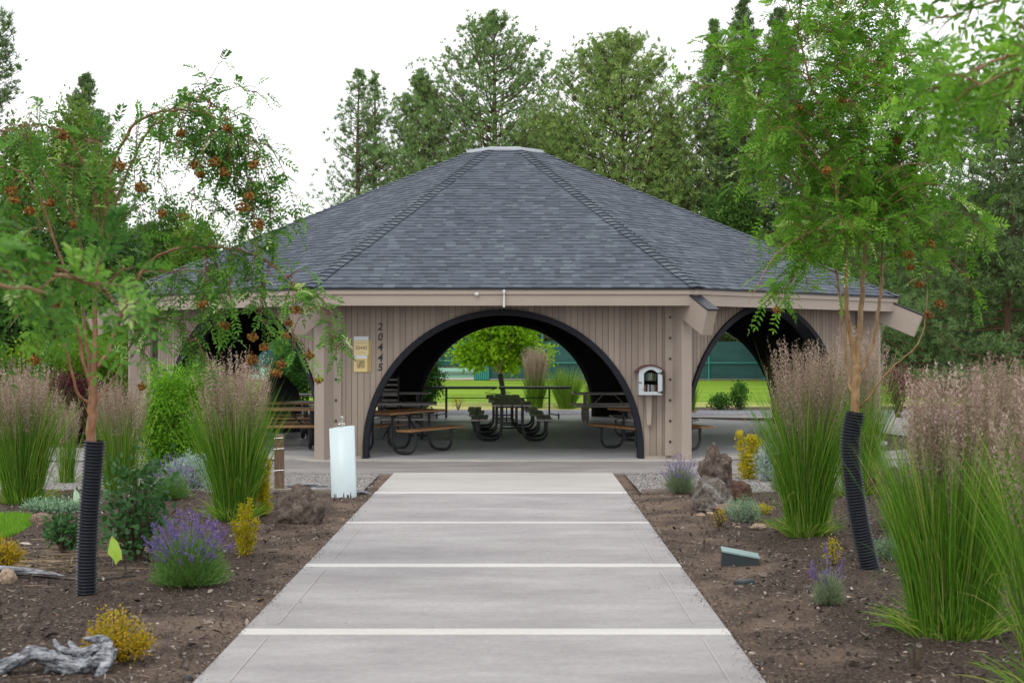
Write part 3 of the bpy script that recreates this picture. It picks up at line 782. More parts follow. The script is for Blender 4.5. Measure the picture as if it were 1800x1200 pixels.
# notices on the wall
M['brass'] = simple('brass_plate', (.36, .27, .12), .35, metal=.35)
M['paper'] = simple('cream_paper', (.66, .55, .30), .8); M['paper_y'] = simple('yellow_paper', (.64, .51, .24), .8)
M['paper_w'] = simple('pale_paper', (.62, .66, .70), .8); M['ink'] = simple('brown_ink', (.16, .11, .06), .8); M['ink2'] = simple('faded_ink', (.40, .31, .16), .8)
def wallM(px, py, off): p = P(px, py, YW-off); return frame(p, np.array([1., 0, 0]), np.array([0, 0, 1.]), np.array([0, -1., 0]))
S_ = YW/F
def plate(x0, x1, y0, y1): return (x1-x0)*S_/2, (y1-y0)*S_/2
for nm, (x0, x1, y0, y1), xs_, top, paper, lab in (
    ('upper', (622, 653, 598, 625), 648, 591, M['paper'], 'cream notice reading 20445 on a brass plate, above the yellow notice'),
    ('lower', (622, 653, 625.4, 654), 646, 624.6, M['paper_y'], 'yellow notice with a square emblem on a brass plate, below the cream notice')):
    c = P(x0, y1, YW); n_ = thing('notice', lab, 'notice', tuple(c), group='notices on the front wall')
    def rect(a0, a1, b0, b1, off, mat, name, par):
        b = MB(); bbox(b, (a0-x0)*S_, (a1-x0)*S_, -off, -off+.004, (y1-b1)*S_, (y1-b0)*S_, .001); return b.build(name, mat, par)
    rect(x0, x1, y0, y1, .012, M['brass'], 'plate', n_)
    pp = rect(x0, xs_, top+7 if nm == 'upper' else top+5, y1-.6, .018, paper, 'sheet', n_)
    rect(x0, xs_, top, top+6.9 if nm == 'upper' else top+4.9, .018, M['paper_w'], 'header_strip', n_)
    def tx(s, px, py, size, mat, name): 
        Mt = frame(np.array([(px-x0)*S_, -.0205, (y1-py)*S_]), np.array([1., 0, 0]), np.array([0, 0, 1.]), np.array([0, -1., 0]))
        return text_mesh(s, size, mat, n_, Mt, name, extrude=.0005)
    if nm == 'upper':
        tx('20445', 635.5, 614, .085, M['ink'], 'lettering')
        for yy_, x_a, x_b in ((602.6, 625, 645), (619.5, 626.5, 643)):
            rect(x_a, x_b, yy_-.35, yy_+.35, .0195, M['ink2'], 'text_line', n_)
    else:
        rect(627, 642, 632, 647, .0195, M['ink2'], 'emblem', n_)
        b = MB(); pts = [(631, 645, 0), (633, 640, 0), (634, 636, 0), (637, 635, 0), (640, 638, 0)]
        tube(b, smooth_path([((x-x0)*S_, -.022, (y1-y)*S_) for x, y, _ in pts], 4), .006, 6); tube(b, smooth_path([((x-x0)*S_, -.022, (y1-y)*S_) for x, y in ((634, 640), (637, 641), (639, 645))], 4), .004, 6)
        b.build('emblem_figure', M['ink'], n_)

# ---------------------------------------------------------------- garden hardware
M['pipe'] = simple('pale_blue_pipe', (.62, .73, .76), .35, nscale=1.5, var=.04)
def at(px, py): g = G(px, py); g[2] = float(hgt(g[0], g[1])); return g
g = at(605, 869)
bo = thing('pipe_stand', 'pale blue upright pipe stand with a silver tap on its top, left of the walkway', 'pipe stand', tuple(g))
b = MB(); n_ = 32; rr = .168; a = np.linspace(0, 2*np.pi, n_, endpoint=False)
Vp = [[rr*math.cos(x), rr*math.sin(x), -.05] for x in a]+[[rr*math.cos(x)-.03, rr*math.sin(x), .925+.02*math.cos(x)] for x in a]+[[(rr-.012)*math.cos(x)-.03, (rr-.012)*math.sin(x), .925+.02*math.cos(x)] for x in a]+[[(rr-.012)*math.cos(x)-.01, (rr-.012)*math.sin(x), .5] for x in a]
i = np.arange(3)[:, None]*n_; j = np.arange(n_)[None, :]
b.add(Vp, np.stack([i+j, i+(j+1) % n_, i+n_+(j+1) % n_, i+n_+j], -1).reshape(-1, 4)); b.build('pipe', M['pipe'], bo, smooth=True)
b = MB(); tube(b, [(-.03, 0, .45), (-.03, 0, 1.0)], .013, 8); b.build('riser', M['silver'], bo)
b = MB(); lathe(b, [(.0, .95), (.03, .955), (.03, .975), (.014, .98), (.014, 1.02), (.026, 1.025), (.028, 1.06), (.0, 1.07)], 10, (-.03, 0, 0)); tube(b, [(-.07, 0, .965), (.01, 0, .965)], .01, 6); b.build('tap', M['silver'], bo)
b = MB()
for _ in range(7):
    x = random.Random(_).uniform(-2.6, -.9); b.add([[rr*1.004*math.cos(x+d_)-.002, rr*1.004*math.sin(x+d_), z_] for d_, z_ in ((0, .0), (.12, .0), (.09, .05+.02*(_ % 3)), (.02, .04))], [0, 1, 2, 3])
b.build('dirt_spots', simple('dirt', (.09, .07, .05), .9), bo)

M['post'] = mat_wood('old_post_wood', [(.3, (.07, .042, .026)), (.7, (.20, .125, .08))], (14, 14, 1))
g = at(491, 856); wp = thing('wooden_post', 'short old square wooden post wrapped with wire beside the tall feather grass', 'post', tuple(g))
b = MB(); bbox(b, -.062, .062, -.06, .06, -.08, .75, .01); b.build('shaft', M['post'], wp)
for z in (.25, .55, .7):
    b = MB(); tube(b, [(-.068, -.066, z), (.068, -.066, z+.01), (.068, .066, z), (-.068, .066, z-.01), (-.068, -.066, z)], .004, 5); b.build('wire', M['silver'], wp)

M['driftwood'] = mat_wood('grey_driftwood', [(.38, (.018, .018, .022)), (.5, (.16, .17, .19)), (.64, (.40, .41, .44))], (3, 9, 14))
def drift(mb, pts, r, seed=0, n=22, flat=.8):
    rs = np.random.RandomState(seed); p = smooth_path(pts, 8); k = len(p)
    rad = np.interp(np.linspace(0, 1, k), np.linspace(0, 1, len(r)), r)
    T = nrm(np.gradient(p, axis=0)); N = nrm(np.cross(T[0], [0, 0, 1.])); a = np.linspace(0, 2*np.pi, n, endpoint=False)
    ph = rs.uniform(0, 6, 4); V = []
    for i in range(k):
        N = nrm(N-T[i]*np.dot(N, T[i])); B = np.cross(T[i], N); tw = i*.13
        g_ = 1+.16*np.sin(3*(a+tw)+ph[0])+.13*np.sin(7*(a+tw)+ph[1])+.07*np.sin(11*(a+tw*1.2)+ph[2])
        V.append(p[i]+rad[i]*g_[:, None]*(np.cos(a)[:, None]*N+flat*np.sin(a)[:, None]*B)+rs.normal(size=(n, 3))*rad[i]*.03)
    V = np.concatenate(V); i = np.arange(k-1)[:, None]*n; j = np.arange(n)[None, :]
    n0 = mb.n; mb.add(V, np.stack([i+j, i+(j+1) % n, i+n+(j+1) % n, i+n+j], -1).reshape(-1, 4))
    for f in (np.arange(n)[::-1], np.arange((k-1)*n, k*n)): mb.F.append(f[None, :]+n0); mb.T.append(np.array([.5])); mb.M.append(np.array([0], dtype=np.int32))
D0 = np.array([-2.85, 8.75, .0])
def dpt(px, py, y=8.75): return P(px, py, y)-D0
b = MB()
drift(b, [dpt(-60, 1196, 8.7), dpt(-10, 1180, 8.7), dpt(35, 1158, 8.75), dpt(58, 1148, 8.8), dpt(95, 1160, 8.75), dpt(140, 1172, 8.7), dpt(172, 1162, 8.7), dpt(191, 1140, 8.75), dpt(180, 1124, 8.85), dpt(148, 1122, 8.9)], [.05, .055, .05, .055, .06, .065, .065, .05, .04, .03, .012], 1)
drift(b, [dpt(95, 1123, 9.0), dpt(102, 1135, 8.95), dpt(120, 1145, 8.9), dpt(150, 1146, 8.85), dpt(180, 1140, 8.8)], [.008, .018, .028, .04, .045], 2)
drift(b, [dpt(168, 1196, 8.6), dpt(176, 1180, 8.65), dpt(190, 1160, 8.7), dpt(194, 1140, 8.75)], [.012, .03, .04, .04], 3)
drift(b, [dpt(80, 1190, 8.75), dpt(84, 1176, 8.75), dpt(92, 1160, 8.75)], [.012, .02, .03], 4)
drift(b, [dpt(122, 1126, 8.95), dpt(128, 1136, 8.9), dpt(140, 1146, 8.85)], [.01, .022, .03], 5)
tag(b.build('driftwood', M['driftwood'], loc=tuple(D0), smooth=True), 'twisted silver grey driftwood root in the near left corner of the bed', 'driftwood')
b = MB(); D1 = at(30, 1022)
drift(b, [np.array([-.5, .05, .05]), np.array([-.2, .0, .07]), np.array([.1, -.02, .06]), np.array([.42, -.05, .02])], [.05, .06, .05, .01], 6, flat=.5)
drift(b, [np.array([-.05, -.02, .06]), np.array([.1, .06, .05]), np.array([.3, .12, .01])], [.04, .03, .008], 7, flat=.5)
tag(b.build('driftwood', M['driftwood'], loc=tuple(D1), smooth=True), 'flat grey driftwood piece beside the yellow shrub at the left edge', 'driftwood')
for q, (px, py, ln, an, lab) in enumerate([(560, 860, .7, -4, 'flat grey split log left of the pale blue pipe stand'), (540, 853, .55, 8, 'thin grey plank behind the flat split log'), (640, 866, .28, -12, 'short grey wood piece right of the pale blue pipe stand')]):
    b = MB(); g = at(px, py); drift(b, [np.array([-ln/2, 0, .02]), np.array([-ln*.1, .015, .035]), np.array([ln/2, -.02, .015])], [.03, .045, .02], 20+q, flat=.45)
    tag(b.build('driftwood', M['driftwood'], loc=tuple(g), smooth=True, rotz=R(an)), lab, 'driftwood', 'grey wood scraps by the pipe stand')

def rock(name, label, px, py, sx, sy, sz, col, seed, group=None, rough=1.0, dz=0, loc=None, rz=0):
    import bmesh
    bm = bmesh.new(); bmesh.ops.create_icosphere(bm, subdivisions=5 if sx > .1 else 3, radius=1)
    off = Vector((seed*3.7, seed*1.3, 0))
    for v in bm.verts:
        c = v.co.copy()
        d = 1+.34*rough*noise.noise(c*1.3+off)+.16*rough*noise.noise(c*3.3+off)+.09*rough*noise.noise(c*8+off)+.05*rough*abs(noise.noise(c*18+off))
        c = c*d; c.z = max(c.z, -.55)
        v.co = Vector((c.x*sx, c.y*sy, (c.z+.45)*sz))
    me = bpy.data.meshes.new(name); bm.to_mesh(me); bm.free()
    for p in me.polygons: p.use_smooth = sx > .1
    me.materials.append(col); o = bpy.data.objects.new(name, me); COL.objects.link(o)
    g = at(px, py) if loc is None else np.array(loc); o.location = (g[0], g[1], g[2]+dz); o.rotation_euler = (0, 0, rz)
    return tag(o, label, 'rock', group)
def mat_rock(name, stops, sc=9):
    m, nt, b = newmat(name); f = noise_fac(nt, sc, 8, .75); v = noise_fac(nt, sc*3.5, 5, .8)
    c = mixc(nt, .6, ramp(nt, f, stops), ramp(nt, v, [(.35, (.35, .35, .35)), (.65, (1.6, 1.6, 1.6))]), 'MULTIPLY')
    nt.links.new(c, b.inputs['Base Color']); b.inputs['Roughness'].default_value = .95; b.inputs['Specular IOR Level'].default_value = .15; bump(nt, b, v, 1, .03); return m
M['lava'] = mat_rock('lava_rock', [(.3, (.06, .045, .038)), (.5, (.15, .115, .095)), (.7, (.27, .235, .21))])
M['lichen'] = mat_rock('lichen_rock', [(.3, (.08, .062, .052)), (.5, (.18, .15, .13)), (.68, (.42, .42, .41))], 7)
M['redrock'] = mat_rock('red_lava_rock', [(.3, (.07, .04, .032)), (.7, (.21, .125, .095))])
M['tan'] = mat_rock('tan_stone', [(.3, (.36, .24, .16)), (.7, (.60, .47, .36))])
M['tan_dark'] = mat_rock('flat_tan_stone', [(.3, (.22, .15, .11)), (.7, (.36, .27, .21))])
g = at(1252, 893)
rock('lava_rock', 'lichen covered boulder at the foot of the rock stack right of the walkway', 0, 0, .22, .19, .24, M['lichen'], 3, 'rocks right of the walkway', loc=g)
rock('lava_rock', 'upright craggy lava rock standing on top of the rock stack', 0, 0, .175, .15, .29, M['lava'], 6, 'rocks right of the walkway', rough=1.4, loc=(g[0]+.06, g[1]+.16, g[2]+.27))
rock('lava_rock', 'low whitish lichen rock in front of the stack', 1240, 897, .15, .12, .11, M['lichen'], 14, 'rocks right of the walkway', rough=1.3)
rock('lava_rock', 'rounded reddish brown lava rock right of the rock stack', 1294, 884, .20, .17, .20, M['redrock'], 5, 'rocks right of the walkway')
rock('flat_rock', 'flat tan stone beside the grey green mound plant', 1280, 898, .19, .13, .06, M['tan_dark'], 8, rough=.6)
rock('lava_rock', 'brown rough boulder between the tall grass and the walkway on the left', 524, 916, .25, .21, .26, M['lava'], 9)
rock('lava_rock', 'low brown rock in front of the boulder left of the walkway', 458, 935, .1, .09, .07, M['lava'], 10)
rock('lava_rock', 'brown boulder behind the right black tree guard', 1520, 872, .20, .18, .28, M['redrock'], 11)
rock('lava_rock', 'grey boulder right of the brown one behind the tree guard', 1560, 868, .22, .18, .24, M['lava'], 12)
rock('tan_stone', 'tan stone beside the flat driftwood at the left edge', 12, 1034, .07, .06, .07, M['tan'], 13)
rock('flat_rock', 'small squared brown rock near the lawn patch', 72, 930, .12, .08, .09, M['tan_dark'], 15, rough=.5)
SG = 'tan stones scattered in the right bed'
for q, (px, py, s_, lab) in enumerate([(1232, 907, .055, 'pale knobbly stone left of the small yellow plant'), (1248, 902, .045, 'pale stone touching the knobbly one'), (1333, 930, .08, 'flat orange tan stone in front of the feather grass'), (1322, 838, .05, 'pale stone under the tall golden shrub'), (1334, 842, .04, 'small pale stone right of the one under the golden shrub'), (1297, 928, .03, 'tiny tan stone behind the green box')]):
    rock('tan_stone', lab, px, py, s_, s_*.8, s_*.5, M['tan'], 30+q, SG)
for q, (px, py, s_, lab) in enumerate([(467, 929, .07, 'pale brown stone beside the boulder left of the walkway'), (461, 948, .035, 'small orange stone below the upright yellow shrub'), (405, 900, .06, 'stone behind the purple lavender')]):
    rock('tan_stone', lab, px, py, s_, s_*.8, s_*.5, M['tan_dark'], 50+q, 'stones in the left bed')

# irrigation box and lids
M['valvebox'] = simple('dark_teal_plastic', (.018, .028, .032), .5); M['valvelid'] = simple('pale_teal_plastic', (.22, .33, .32), .5, nscale=12, var=.1)
g = at(1300, 984); vb = thing('valve_box', 'dark irrigation box with a pale teal lid sunk at a tilt in the right bed', 'irrigation box', tuple(g), R(-6))
b = MB(); q_ = [(-.19, -.11), (.19, -.11), (.155, .11), (-.155, .11)]
vb.scale = (.88, .88, .8)
Vv = np.array([[-.2, -.13, -.08], [.2, -.13, -.08], [.2, .13, -.08], [-.2, .13, -.08], [-.18, -.12, .15], [.19, -.12, .075], [.19, .12, .085], [-.18, .12, .16]])
b.add(Vv, BOXF); b.build('box_body', M['valvebox'], vb)
b = MB(); Vv = np.array([[-.19, -.13, .153], [.20, -.13, .078], [.20, .13, .088], [-.19, .13, .163]]); b.add(np.vstack([Vv, Vv+[0, 0, .018]]), BOXF)
b.build('lid', M['valvelid'], vb)
g = at(1308, 1022); b = MB(); lathe(b, [(.0, .035), (.085, .03), (.09, .015), (.09, -.01)], 20); o = b.build('drain_cover', M['valvebox'], loc=tuple(g)); o.rotation_euler = (R(-5), R(-4), 0)
tag(o, 'small round dark green cover half buried below the irrigation box', 'drain cover')
for px, py, lab in ((331, 1187, 'small black puck light at the left edge of the walkway'), (1337, 1160, 'small black puck light at the right edge of the walkway')):
    g = at(px, py); b = MB(); lathe(b, [(.0, .032), (.02, .032), (.03, .02), (.034, -.01)], 16); tag(b.build('ground_light', M['black'], loc=tuple(g), smooth=True), lab, 'ground light', 'puck lights by the walkway')
# drip line
b = MB(); pts = [at(x, y)+np.array([0, 0, .012]) for x, y in ((-40, 1024), (30, 1020), (90, 1017), (130, 1018), (190, 1018), (240, 1016))]
o = b; g0 = pts[0].copy(); tube(b, smooth_path([p-g0 for p in pts], 6), .008, 6); tag(b.build('drip_hose', M['black'], loc=tuple(g0)), 'thin black drip hose across the left bed behind the tree guard', 'hose')
# marker flags
M['flag'] = leafmat('flag_plastic', [(0, (.55, .80, .12)), (1, (.62, .85, .18))], .4, .4); M['flag2'] = leafmat('faded_flag', [(0, (.55, .72, .60)), (1, (.6, .75, .6))], .4, .4)
def flag(px, py, hgt_px, wpx, mat, lab):
    g = at(px, py); s = g[1]/F; hh_ = hgt_px*s; ww = wpx*s
    fl = thing('marker_flag', lab, 'flag', tuple(g), group='survey flags in the left bed')
    b = MB(); tube(b, [(0, 0, -.05), (.005, 0, hh_+.07)], .0025, 5); b.build('wire', M['silver'], fl)
    b = MB(); ou = [(.30, 1.0), (.62, .78), (.86, .45), (.92, .15), (.80, .18), (.58, .0), (.40, .20), (.0, .36), (.10, .58), (.2, .8)]
    c0 = np.array([.48, .5]); V = [[0, 0, 0]]; k = len(ou)
    V = [[(c0[0]-.35)*ww, -.03, hh_*(.05+.95*c0[1])]]+[[(x-.35)*ww*1.1, .02*math.sin(x*7+z*4), hh_*(.05+.95*z)] for x, z in ou]
    b.add(V, [[0, 1+q, 1+(q+1) % k] for q in range(k)]); b.build('cloth', mat, fl)
flag(198, 1000, 54, 26, M['flag'], 'bright yellow green marker flag in front of the dark leafy bush')
flag(133, 902, 38, 16, M['flag2'], 'pale faded marker flag left of the black tree guard')
# ---------------------------------------------------------------- bed litter (uncountable)
M['chips'] = leafmat('bark_chips', [(0, (.025, .019, .016)), (.35, (.10, .078, .068)), (.7, (.25, .205, .18)), (.93, (.50, .43, .38)), (1, (.33, .15, .09))], 0, .9)
M['straw'] = leafmat('dry_straw', [(0, (.28, .20, .13)), (1, (.55, .45, .32))], .1, .8)
rs = np.random.RandomState(5)
def scatter(n, xr, yr, px_ok=True):
    Yv = yr[0]*(yr[1]/yr[0])**rs.rand(n)          # denser towards the viewer, even on the ground otherwise
    Xv = rs.uniform(xr[0], xr[1], n)
    l, r_ = path_x(Yv); ok = (Xv < l-.02) | (Xv > r_+.02)
    Xv, Yv = Xv[ok], Yv[ok]; return np.stack([Xv, Yv, hgt(Xv, Yv)+.004], -1)
p = scatter(110000, (-7.5, 7.5), (6.4, 19.3)); k = len(p)
d = rdir(rs, k); d[:, 2] = np.abs(d[:, 2])*.25; nn = np.tile([0, 0, 1.], (k, 1))+rs.normal(size=(k, 3))*.35
b = MB(); L_ = rs.gamma(2, .006, k)+.005
cards(b, p, d, nn, L_, L_*rs.uniform(.25, .8, k), np.clip(rs.beta(1.3, 2, k), 0, 1), kind='kite')
p = scatter(16000, (-7.5, 7.5), (6.4, 19.3)); k = len(p); d = rdir(rs, k); d[:, 2] = np.abs(d[:, 2])*.35; L_ = rs.gamma(3, .009, k)+.012
cards(b, p+[0, 0, .004], d, np.tile([0, 0, 1.], (k, 1))+rs.normal(size=(k, 3))*.5, L_, L_*rs.uniform(.3, .6, k), np.clip(rs.beta(1.2, 1.8, k)*.93, 0, 1), kind='leaf')
tag(b.build('bark_mulch', M['chips']), 'loose bark chips and soil crumbs covering the planting beds', 'mulch', kind='stuff')
b = MB(); p = scatter(2600, (-7.5, 7.5), (6.6, 19)); 
q = G(90, 985); q2 = np.stack([rs.normal(q[0], .35, 350), rs.normal(q[1], .55, 350)], -1); p2 = np.column_stack([q2, hgt(q2[:, 0], q2[:, 1])+.01]); p = np.vstack([p, p2])
k = len(p); d = rdir(rs, k); d[:, 2] = np.abs(d[:, 2])*.06; d[-350:, 0] *= 3; d = nrm(d)
Ls = rs.uniform(.03, .14, k); Ls[-350:] *= 3
ribbons(b, p, d, rs.normal(size=(k, 3))*.12*Ls[:, None]*np.array([1, 1, .1]), Ls, .0035, rs.rand(k), 3, rs=rs)
tag(b.build('dry_straw', M['straw']), 'dry straw and pine needles strewn over the beds', 'straw', kind='stuff')
M['leaflitter'] = leafmat('leaf_litter', [(0, (.28, .09, .05)), (.5, (.20, .12, .07)), (1, (.45, .28, .14))], .1, .8)
p = scatter(260, (-6, 6), (7, 19)); k = len(p); b = MB()
cards(b, p+[0, 0, .008], rdir(rs, k)*[1, 1, .2], np.tile([0, 0, 1.], (k, 1))+rs.normal(size=(k, 3))*.4, rs.uniform(.02, .05, k), rs.uniform(.012, .025, k), rs.rand(k))
tag(b.build('leaf_litter', M['leaflitter']), 'scattered brown fallen leaves on the bark mulch', 'leaf litter', kind='stuff')
# specks on the walkway
b = MB(); k = 90; Yv = rs.uniform(7, 22, k); l, r_ = path_x(Yv); Xv = l+(r_-l)*rs.rand(k)
cards(b, np.stack([Xv, Yv, np.full(k, .008)], -1), rdir(rs, k)*[1, 1, 0], np.tile([0, 0, 1.], (k, 1)), rs.uniform(.01, .03, k), rs.uniform(.006, .016, k), rs.rand(k)*.4, kind='kite')
tag(b.build('grit', M['chips']), 'dark specks of grit and bark lying on the concrete walkway', 'grit', kind='stuff')
b = MB(); k = 5200; Yv = 6.8+13*rs.rand(k)**1.2; l, r_ = path_x(Yv); sd_ = rs.rand(k) < .5; off = rs.exponential(.028, k)*(1+.9*np.sin(Yv*2.3+sd_*2)+.5*np.sin(Yv*7.1))
Xv = np.where(sd_, l+off-.03, r_-off+.03)
cards(b, np.stack([Xv, Yv, np.full(k, .007)], -1), rdir(rs, k)*[1, 1, .3], np.tile([0, 0, 1.], (k, 1))+rs.normal(size=(k, 3))*.3, rs.uniform(.006, .022, k), rs.uniform(.004, .013, k), rs.rand(k)**1.5, kind='kite')
tag(b.build('spilled_bark', M['chips']), 'bark crumbs spilled onto both edges of the concrete walkway', 'mulch', kind='stuff')
# gravel stones near the walkway end
M['pebble'] = leafmat('pebbles', [(0, (.10, .095, .10)), (.6, (.30, .28, .27)), (1, (.50, .47, .44))], 0, .9)
b = MB(); k = 9000; X_ = np.where(rs.rand(k) < .6, rs.uniform(-8, -1.95, k), rs.uniform(1.75, 3.6, k)); Y_ = rs.uniform(19.3, 22.3, k); Y_ = np.where((X_ < -4.2), rs.uniform(19.3, 24, k), Y_)
cards(b, np.stack([X_, Y_, np.full(k, -.018)], -1), rdir(rs, k)*[1, 1, .5], np.tile([0, 0, 1.], (k, 1))+rs.normal(size=(k, 3))*.4, rs.uniform(.015, .035, k), rs.uniform(.012, .028, k), rs.rand(k), kind='kite')
tag(b.build('gravel_stones', M['pebble']), 'grey gravel stones in front of the pavilion slab', 'gravel', kind='stuff')
# edging board between gravel and bed
M['edging'] = mat_wood('edging_board', [(.3, (.16, .13, .11)), (.7, (.34, .29, .25))])
for x0, x1, y0, lab in ((-2.1, -8, 19.28, 'low wooden edging board between the gravel and the left bed'), (1.76, 3.1, 19.35, 'low wooden edging board between the gravel and the right bed')):
    b = MB(); bbox(b, min(0, x1-x0), max(0, x1-x0), -.025, .025, -.06, .035, .004); tag(b.build('edging_board', M['edging'], loc=(x0, y0, 0)), lab, 'edging')

# ---------------------------------------------------------------- grasses and perennials
M['blade'] = leafmat('reed_blades', [(0, (.05, .14, .014)), (.5, (.135, .29, .03)), (.82, (.26, .42, .06)), (1, (.48, .46, .16))], .35, .5)
M['stem'] = leafmat('reed_stems', [(0, (.16, .22, .06)), (.6, (.30, .30, .14)), (1, (.42, .33, .22))], .2, .5)
M['plume'] = leafmat('reed_plumes', [(0, (.20, .15, .11)), (.3, (.31, .22, .195)), (.6, (.46, .335, .32)), (.85, (.62, .48, .45)), (1, (.50, .46, .32))], .25, .7)
REED = 'feather reed grass clumps'
def reed(label, px, py, toppx, wpx, seed, nb=1900, ns=270, plumes=True, kp=92, group=REED, name='feather_grass', topfrac=.76, r0=None, green=0.0, lean=0, thick=1.0, flare=1.0):
    rs = np.random.RandomState(seed); g = at(px, py); s = g[1]/F
    Ht = H-(toppx-604)*s-g[2]; Wd = wpx*s/2; rb = r0 if r0 else Wd*.42
    root = thing(name, label, 'ornamental grass', tuple(g), group=group)
    def base(n): a = rs.rand(n)*2*np.pi; r_ = rb*np.sqrt(rs.rand(n)); return np.stack([r_*np.cos(a), r_*np.sin(a), np.full(n, -.03)], -1)
    # blades: upright core and an arching skirt
    p = base(nb); out = nrm(p*[1, 1, 0]+rs.normal(size=(nb, 3))*[.05, .05, 0])
    Lb = Ht*topfrac*rs.uniform(.5, 1.08, nb); ln = flare*rs.uniform(-.04, .10, nb)*Wd/.4; stray = rs.rand(nb) < .09; ln = np.where(stray, ln+rs.uniform(.03, .15, nb), ln)
    d = nrm(out*ln[:, None]+[lean, 0, 1]+rs.normal(size=(nb, 3))*.065)
    bend = out*(Lb*rs.uniform(.0, .20, nb))[:, None]+np.array([0, 0, -1])*(Lb*rs.uniform(0, .10, nb)+np.where(stray, Lb*rs.uniform(.1, .5, nb), 0))[:, None]+rs.normal(size=(nb, 3))*[.03, .03, 0]*Lb[:, None]
    b = MB(); ribbons(b, p, d, bend, Lb, rs.uniform(.0032, .0072, nb)*thick, np.where(rs.rand(nb) < .06, 1.0, np.clip(rs.beta(1.6, 2.0, nb)*.92+green, 0, .94)), 6, rs=rs)
    k = nb//9; p = base(k)*1.15; out = nrm(p*[1, 1, 0]+rs.normal(size=(k, 3))*[.03, .03, 0]); Lb = rs.uniform(.25, .5, k)*min(1, Ht/1.6)
    d = nrm(out*rs.uniform(.4, 1.1, k)[:, None]+[0, 0, .9]); bend = out*(Lb*.35)[:, None]+np.array([0, 0, -1])*(Lb*rs.uniform(.45, .95, k))[:, None]
    ribbons(b, p, d, bend, Lb, rs.uniform(.004, .008, k), np.clip(rs.uniform(.3, 1.05, k), 0, 1), 6, rs=rs)
    b.build('blades', M['blade'], root)
    if not plumes: return root
    p = base(ns)*.8; out = nrm(p*[1, 1, 0]+rs.normal(size=(ns, 3))*[.05, .05, 0]); rr_ = np.linalg.norm(p[:, :2], axis=1)/rb
    Ls = Ht*(.70+.30*rs.beta(1.6, 1.6, ns))*(1-.06*rr_)
    sp = (Wd-rb*.8)*rs.uniform(.0, 1.0, ns)**.8/Ls
    d = nrm(out*(sp*.5)[:, None]+[lean, 0, 1]+rs.normal(size=(ns, 3))*.02); bend = out*(sp*.5*Ls)[:, None]
    b = MB(); ribbons(b, p, d, bend, Ls, .0032*thick, rs.rand(ns), 6, rs=rs); b.build('stems', M['stem'], root)
    b = MB(); stt = rs.normal(size=ns)*.2; wsc = rs.uniform(.7, 1.5, ns)
    for j in range(kp):
        f = j/kp; t = .62+.38*f+rs.uniform(-.01, .01, ns)
        c = p+d*(Ls*t)[:, None]+bend*(t*t)[:, None]
        rad = .036*(1-f)**.75*(.25+min(f*3, 1)*.75); az = rs.rand(ns)*2*np.pi
        o_ = np.stack([np.cos(az), np.sin(az), np.zeros(ns)], -1)
        c2 = c+o_*(rad*wsc*rs.rand(ns)**.8)[:, None]
        cards(b, c2, o_*.75+[0, 0, .9]+rs.normal(size=(ns, 3))*.4, rs.normal(size=(ns, 3)), rs.uniform(.016, .034, ns), rs.uniform(.005, .0105, ns)*thick, np.clip(.35+.35*(1-abs(f-.5))*rs.rand(ns)+.15*rs.normal(size=ns)+stt, 0, .96), kind='kite')
    b.build('plumes', M['plume'], root)
    return root
reed('tall feather grass clump left of the walkway in front of the green privet bush', 412, 908, 598, 148, 1)
reed('feather grass clump at the far left edge before the purple shrub', 40, 884, 612, 150, 2)
reed('thinner feather grass clump behind the left black tree guard', 212, 862, 640, 130, 3, nb=650, ns=150)
reed('broad feather grass clump right of the walkway beside the right tree guard', 1418, 945, 575, 158, 4)
reed('tall feather grass clump directly behind the stem of the right rowan', 1508, 872, 553, 125, 5, nb=800, ns=220)
reed('big near feather grass clump right of the right tree guard', 1672, 1112, 612, 205, 6, nb=2600, ns=340, r0=.27, kp=96)
reed('nearest feather grass clump cut by the right edge of the frame', 1890, 1235, 600, 290, 7, nb=1400, ns=270, r0=.25, kp=96)
reed('feather grass clump half hidden behind the big near clump on the right', 1762, 985, 598, 160, 8, nb=900, ns=300)
reed('feather grass clump with tan plumes on the lawn edge behind the pavilion', 941, 716, 601, 58, 9, nb=700, ns=260, kp=44, thick=2.4, r0=.20, topfrac=.55, flare=1.6, group='grasses behind the pavilion')
reed('feather grass clump half hidden by the dark right side of the back arch', 1043, 716, 632, 42, 10, nb=500, ns=160, kp=40, thick=2.4, r0=.15, topfrac=.55, flare=1.6, group='grasses behind the pavilion')
reed('plain bright green fountain grass behind the pavilion', 996, 717, 636, 62, 11, nb=1500, plumes=False, topfrac=.95, r0=.22, flare=2.6, thick=1.6, group='grasses behind the pavilion', name='fountain_grass', green=.05)
reed('low green grass tuft beside the left edge of the right side arch', 1214, 722, 662, 26, 12, nb=500, plumes=False, topfrac=.95, r0=.1, flare=2.6, thick=1.6, group='grasses behind the pavilion', name='fountain_grass')
reed('small sparse feather grass clump behind the left rowan trunk', 118, 845, 690, 60, 13, nb=260, ns=60)

